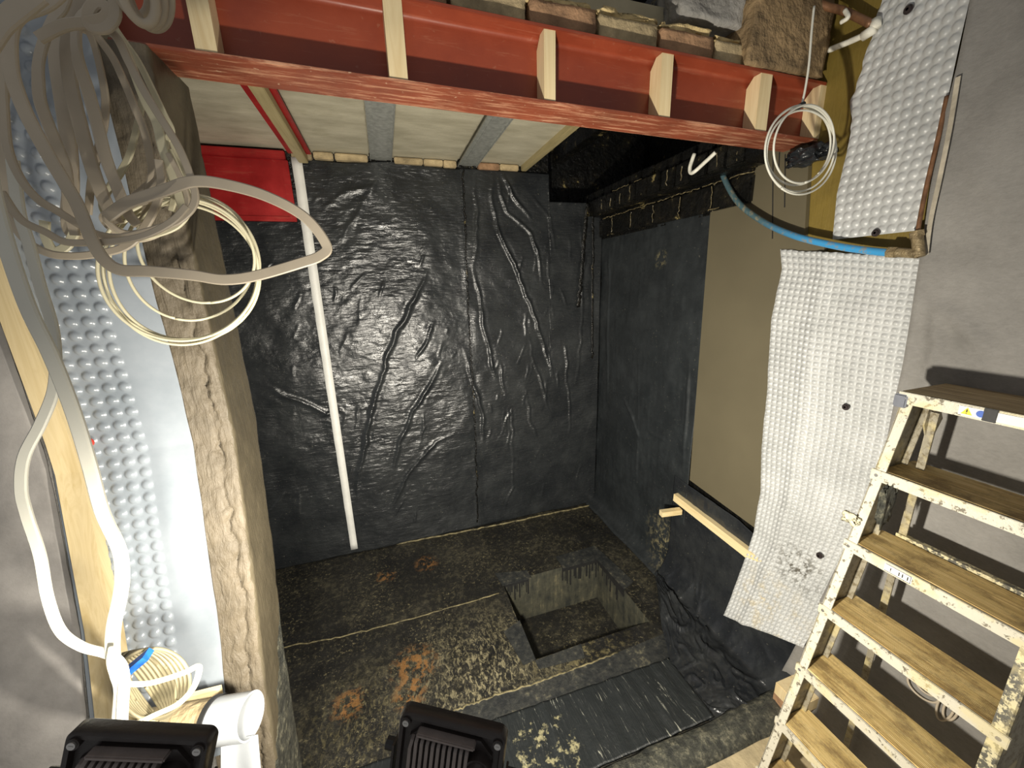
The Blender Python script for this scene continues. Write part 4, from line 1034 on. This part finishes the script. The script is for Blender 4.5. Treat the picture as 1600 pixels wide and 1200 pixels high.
# ------------------------------------------------------------------ step ladder
def ladder():
    e = empty('step_ladder', (1.20, .52, .03)); off = np.array(e.location)
    fx = lambda z: 1.4526-(1.661-z)*.1748           # front face x by height
    yl = lambda z: .692+(1.661-z)*.033+.0           # far stile, outer
    yr = lambda z: .325-(1.661-z)*.045              # near stile, outer
    zt = [1.661-.25*k for k in range(7)]
    TDS = [.205, .175, .160, .148, .146, .135, .135]
    def R(m, name, mat, sm=False):
        m.v = [tuple(np.array(v)-off) for v in m.v]; return m.build(name, M[mat], e, sm)
    for side, yf, s, lb in ((0, yl, -1, 'alu_white'), (1, yr, 1, 'alu_splashed')):
        m = MB(); z0, z1 = .03, 1.655
        def pt(z, dx, dy): return (fx(z)+dx, yf(z)+dy*s, z)
        # web (flat side) and front and rear lips: a channel section
        for (dx0, dx1, dy0, dy1) in ((0, .115, 0, .004), (0, .004, 0, .028), (.111, .115, 0, .022)):
            v = [pt(z, dx, dy) for z in (z0, z1) for dx, dy in ((dx0, dy0), (dx1, dy0), (dx1, dy1), (dx0, dy1))]
            m.add(v, [(0, 1, 2, 3), (4, 5, 6, 7), (0, 1, 5, 4), (1, 2, 6, 5), (2, 3, 7, 6), (3, 0, 4, 7)], 0 if dx0 == 0 and dx1 < .01 else 1)
        m.v = [tuple(np.array(v)-off) for v in m.v]; m.build('front_stile', None, e, mats=[M['alu_white' if side == 0 else 'alu_splashed'], M['alu_grey']])
    for k, z in enumerate(zt):
        y0 = yr(z)+.006; y1 = yl(z)-.006; x0 = fx(z)
        m = MB(); dx = -.012 if k == 0 else 0; ex = .03 if k == 0 else 0; ey = .012 if k == 0 else 0
        m.box((x0+.004+dx, y0-ey, z-.020), (x0+TDS[k], y1+ey, z), bev=.003)
        if k == 0: R(m, 'top_tread', 'tread_top')
        else: R(m, 'tread', 'tread_ply')
        m = MB()
        m.box((x0-.006+dx, y0-.012, z-.036), (x0+.004+dx, y1+.012, z-.001), bev=.0015)
        R(m, 'tread_nosing', 'alu_white')
        for yy in (y0+.004, y1-.004): R(MB().cyl((x0-.009+dx, yy, z-.018), (x0-.005+dx, yy, z-.018), .005, 12), 'rivet', 'screw')
    # corner caps of the top
    for yy in (yl(1.66)-.0, yr(1.66)+.0):
        m = MB(); m.box((fx(1.66)-.022, yy-.018, 1.612), (fx(1.66)+.03, yy+.014, 1.653), bev=.004); R(m, 'corner_cap', 'cap_grey')
    # hinges and rear legs
    xr = lambda z: 1.530+(1.60-z)*.065
    for s, yf, nm in ((-1, lambda z: yl(z)-.045, 'rear_leg'), (1, lambda z: yr(z)+.045, 'rear_leg')):
        m = MB(); m.obb((xr(1.60), yf(1.60), 1.60), (xr(.03), yf(.03), .03), .045, .004, (1, 0, 0)); m.obb((xr(1.60)-.02, yf(1.60)-.008*s*-1, 1.60), (xr(.03)-.02, yf(.03)-.008*s*-1, .03), .020, .004, (0, 1, 0)); R(m, nm, 'alu_grey')
        yy = yf(1.58)+.0
        pl = [(fx(1.6)+.055, 1.62), (fx(1.6)+.09, 1.635), (fx(1.6)+.135, 1.57), (fx(1.6)+.115, 1.525), (fx(1.6)+.07, 1.525), (fx(1.6)+.05, 1.56)]
        m = MB(); m.prism([(x, yy, z) for x, z in pl], (0, .004, 0)); 
        for x, z in ((fx(1.6)+.075, 1.545), (fx(1.6)+.11, 1.555), (fx(1.6)+.08, 1.60)): m.cyl((x, yy-.004, z), (x, yy, z), .005, 10)
        R(m, 'hinge_plate', 'alu_grey')
    for z in (1.16,): R(MB().obb((xr(z)-.02, yr(z)+.04, z), (xr(z)-.02, yl(z)-.04, z), .022, .018, (0, 0, 1)), 'rear_rail', 'alu_splashed')
    # sticker strips on nosings
    def sticker(k, ya, yb, blue):
        z = zt[k]; x = fx(z)-.0075-(.012 if k == 0 else 0); zc = z-.018
        m = MB().box((x-.0006, ya, zc-.012), (x, yb, zc+.012)); R(m, 'sticker', 'tape_white')
        m = MB(); y = yb-.016; m.prism([(x-.0008, y-.011, zc-.009), (x-.0008, y+.011, zc-.009), (x-.0008, y, zc+.010)], (-.0004, 0, 0)); R(m, 'warning_triangle', 'label_yellow' if blue else 'tape_white')
        m = MB().box((x-.0018, y-.0012, zc-.003), (x-.0013, y+.0012, zc+.005)).box((x-.0018, y-.0012, zc-.007), (x-.0013, y+.0012, zc-.005)); R(m, 'exclamation_mark', 'rubber')
        if blue: R(MB().cyl((x-.0006, yb-.042, zc), (x-.0014, yb-.042, zc), .009, 20), 'blue_symbol', 'label_blue')
        else:
            m = MB()
            for j, yq in enumerate((yb-.036, yb-.044, yb-.056)): m.box((x-.0016, yq-.0012, zc-.006), (x-.0010, yq+.0012, zc+.006))
            m.box((x-.0016, ya+.002, zc-.011), (x-.001, ya+.003, zc+.011)).box((x-.0016, ya+.002, zc+.0105), (x-.001, yb-.002, zc+.0115)).box((x-.0016, ya+.002, zc-.0115), (x-.001, yb-.002, zc-.0105)); R(m, 'symbol_print', 'rubber')
    sticker(0, .43, .565, True); sticker(2, .535, .60, False)
    # smears and foam stuck on the far stile
    c = PX(1330, 810, fx(1.18)); q = lumpy('foam_splash', tuple(c-off), (.012, .040, .030), M['cable_cream'], 3, .7, 4, e)
    c = PX(1388, 790, fx(1.26)+.02); q = lumpy('tar_smear', tuple(c-off+np.array([0, .006, 0])), (.050, .016, .115), M['kerb_felt'], 4, .45, 8, e)
    # dark tape pieces on the top nosing
    z = zt[0]; x = fx(z)-.0185
    for a, b in ((.495, .520), (.415, .432), (.36, .385)): R(MB().box((x-.003, a, z-.034), (x+.001, b, z+.0005), bev=.001), 'dark_tape', 'rubber')
    tag(e, 'tall step ladder with worn wooden treads and paint-splashed frame at right', 'step ladder')
ladder()
# wire loop taped on the lining behind the ladder
m = MB()
for cx, cy, rx, ry in ((1443, 1076, 30, 12), (1448, 1072, 21, 9), (1478, 1104, 14, 20), (1486, 1108, 12, 16)):
    pts = [(cx+rx*math.cos(a)*.8-ry*math.sin(a)*.5, cy+rx*math.cos(a)*.6+ry*math.sin(a)) for a in np.linspace(0, 2*math.pi, 24)]
    sweep_v(catmull([PX(x, y, XR-.046) for x, y in pts], 3), .007, .007, n=8, mbld=m)
tag(m.build('hose_loop', M['cable_grey'], None, True), 'dull grey wire looped on the lining low behind the ladder', 'wire')
# blocks beside the ladder foot
tag(MB().box((1.56, .86, .03), (1.67, .965, .10), bev=.004).build('brick', M['brick_brown']), 'orange brick half hidden behind the ladder foot by the black sheet', 'brick')
tag(MB().box((1.555, .845, .101), (1.675, .96, .165), bev=.003).build('wood_block', M['pine_pale']), 'pale wood block lying on the brick behind the ladder foot', 'wood block')

# ------------------------------------------------------------------ floodlights on a twin tripod
def flood(cfg, label):
    e = empty('floodlight', cfg['loc']); e.rotation_euler = (math.radians(cfg['tilt']), math.radians(cfg['roll']), math.radians(cfg['yaw'])); e.scale = (.79, .79, .79)
    Wd, Hg, Dp = .19, .155, .028
    def rrect(w, h, r, y, n=6):
        out = []
        for cx, cz, a0 in ((w/2-r, h/2-r, 0), (-w/2+r, h/2-r, 90), (-w/2+r, -h/2+r, 180), (w/2-r, -h/2+r, 270)):
            for k in range(n+1): a = math.radians(a0+90*k/n); out.append((cx+r*math.cos(a), y, cz+r*math.sin(a)))
        return out
    def loft(m, loops, capa=True, capb=True):
        n = len(loops[0]); v = [p for l in loops for p in l]; f = [(s*n+k, s*n+(k+1) % n, (s+1)*n+(k+1) % n, (s+1)*n+k) for s in range(len(loops)-1) for k in range(n)]
        if capa: f.append(tuple(range(n))[::-1])
        if capb: f.append(tuple((len(loops)-1)*n+k for k in range(n)))
        m.add(v, f)
    m = MB()   # body shell, front at +y; back face with raised rim and sunken bed
    loft(m, [rrect(Wd-.006, Hg-.006, .012, Dp/2), rrect(Wd, Hg, .013, Dp/2-.004), rrect(Wd, Hg, .013, -Dp/2+.004), rrect(Wd-.005, Hg-.005, .011, -Dp/2), rrect(Wd-.018, Hg-.018, .007, -Dp/2), rrect(Wd-.022, Hg-.022, .006, -Dp/2+.009)])
    autosmooth(m.build('housing', M['flood_black'], e), 40)
    # chamfered fin plate
    w, h, c = .148, .118, .022; oc = [(-w/2+c, h/2), (w/2-c, h/2), (w/2, h/2-c), (w/2, -h/2+c), (w/2-c, -h/2), (-w/2+c, -h/2), (-w/2, -h/2+c), (-w/2, h/2-c)]
    m = MB(); yb = -Dp/2+.009
    l0 = [(x, yb, z) for x, z in oc]; l1 = [(x*.985, yb-.006, z*.98) for x, z in oc]; loft(m, [l0, l1])
    m.build('back_plate', M['flood_black'], e)
    nf = 11
    for k in range(nf):
        x = -w/2+.008+k*(w-.050)/(nf-1)+.0; top = h/2-.006-(c*.6 if k == 0 else 0); pts = [(-top, 0), (-top+.006, .016), (top-.008, .018), (top-.002, .008), (top, 0)]
        m = MB(); poly = [(x-.0028, yb-.006-d, z) for z, d in pts]; m.prism(poly, (.0056, 0, 0)); m.build('cooling_fin', M['flood_fin'], e)
    m = MB(); m.box((-w/2+.016, yb-.022, h/2-.008), (w/2-.030, yb-.004, h/2-.001), bev=.002); m.build('fin_header', M['flood_fin'], e)
    m = MB(); cx, cz = w/2-.022, h/2-.042
    n = 28
    for r0, r1, ya, yb2 in ((.024, .022, yb-.004, yb-.022), (.018, .016, yb-.022, yb-.028)): m.cyl((cx, ya, cz), (cx, yb2, cz), r0, n, r1)
    autosmooth(m.build('cable_box', M['flood_black'], e))
    m = MB(); m.cyl((cx, yb-.020, cz), (cx, yb-.034, cz-.004), .008, 14); m.build('cable_gland', M['rubber'], e, True)
    for sx, sz in ((-1, 1), (1, 1), (-1, -1), (1, -1)):
        xx, z_ = sx*(Wd/2-.014), sz*(Hg/2-.014)
        m = MB().cyl((xx, -Dp/2+.006, z_), (xx, -Dp/2-.003, z_), .0085, 18); autosmooth(m.build('corner_boss', M['flood_black'], e))
        m = MB().cyl((xx, -Dp/2-.0025, z_), (xx, -Dp/2-.0055, z_), .0055, 18).box((xx-.003, -Dp/2-.0062, z_-.0006), (xx+.003, -Dp/2-.0052, z_+.0006)); m.build('screw', M['screw'], e)
    m = MB(); loft(m, [rrect(Wd-.024, Hg-.024, .008, Dp/2), rrect(Wd-.024, Hg-.024, .008, Dp/2+.0015)]); m.build('glass', M['flood_glass'], e)
    # U bracket
    m = MB(); zb = -Hg/2-.028
    for s in (-1, 1): m.box((s*(Wd/2+.006)-.002, -.012, zb), (s*(Wd/2+.006)+.002, .012, .01))
    m.box((-Wd/2-.008, -.012, zb-.003), (Wd/2+.008, .012, zb+.001)); m.build('bracket', M['flood_black'], e)
    for s in (-1, 1): autosmooth(MB().cyl((s*(Wd/2+.008), 0, 0), (s*(Wd/2+.022), 0, 0), .010, 10).build('bracket_knob', M['rubber'], e))
    tag(e, label, 'floodlight', 'floodlights on the tripod')
    ld = bpy.data.lights.new('flood_lamp', 'AREA'); ld.shape = 'RECTANGLE'; ld.size = .10; ld.size_y = .08; ld.spread = math.radians(cfg['spread']); ld.energy = cfg['watts']; ld.color = (1, .93, .80)
    lo = bpy.data.objects.new('flood_lamp', ld); COL.objects.link(lo); lo.parent = e; lo.location = (0, Dp/2+.006, 0); lo.rotation_euler = (math.radians(90), 0, 0)
    return e
flood(FLOOD_L, 'black floodlight with cooling fins at the bottom left corner')
flood(FLOOD_R, 'black floodlight with cooling fins at the bottom centre')
def tripod():
    a = np.array(FLOOD_L['loc'])+(-.03, 0, -.10); b = np.array(FLOOD_R['loc'])+(-.012, 0, -.098); c = (a+b)/2; f0 = np.array([c[0], c[1], .06])
    e = empty('light_tripod', tuple(f0)); off = f0
    autosmooth(MB().cyl(a-off, b-off, .011, 16).build('crossbar', M['rubber'], e))
    autosmooth(MB().cyl((0, 0, .25), c-off, .015, 16).build('pole', M['rubber'], e))
    for k in range(3):
        t = math.radians(90+120*k); autosmooth(MB().cyl((0, 0, .62), (.36*math.cos(t), .36*math.sin(t), -.02), .010, 12).build('leg', M['rubber'], e))
    tag(e, 'black tripod carrying the two floodlights at the bottom of the view', 'tripod')
tripod()
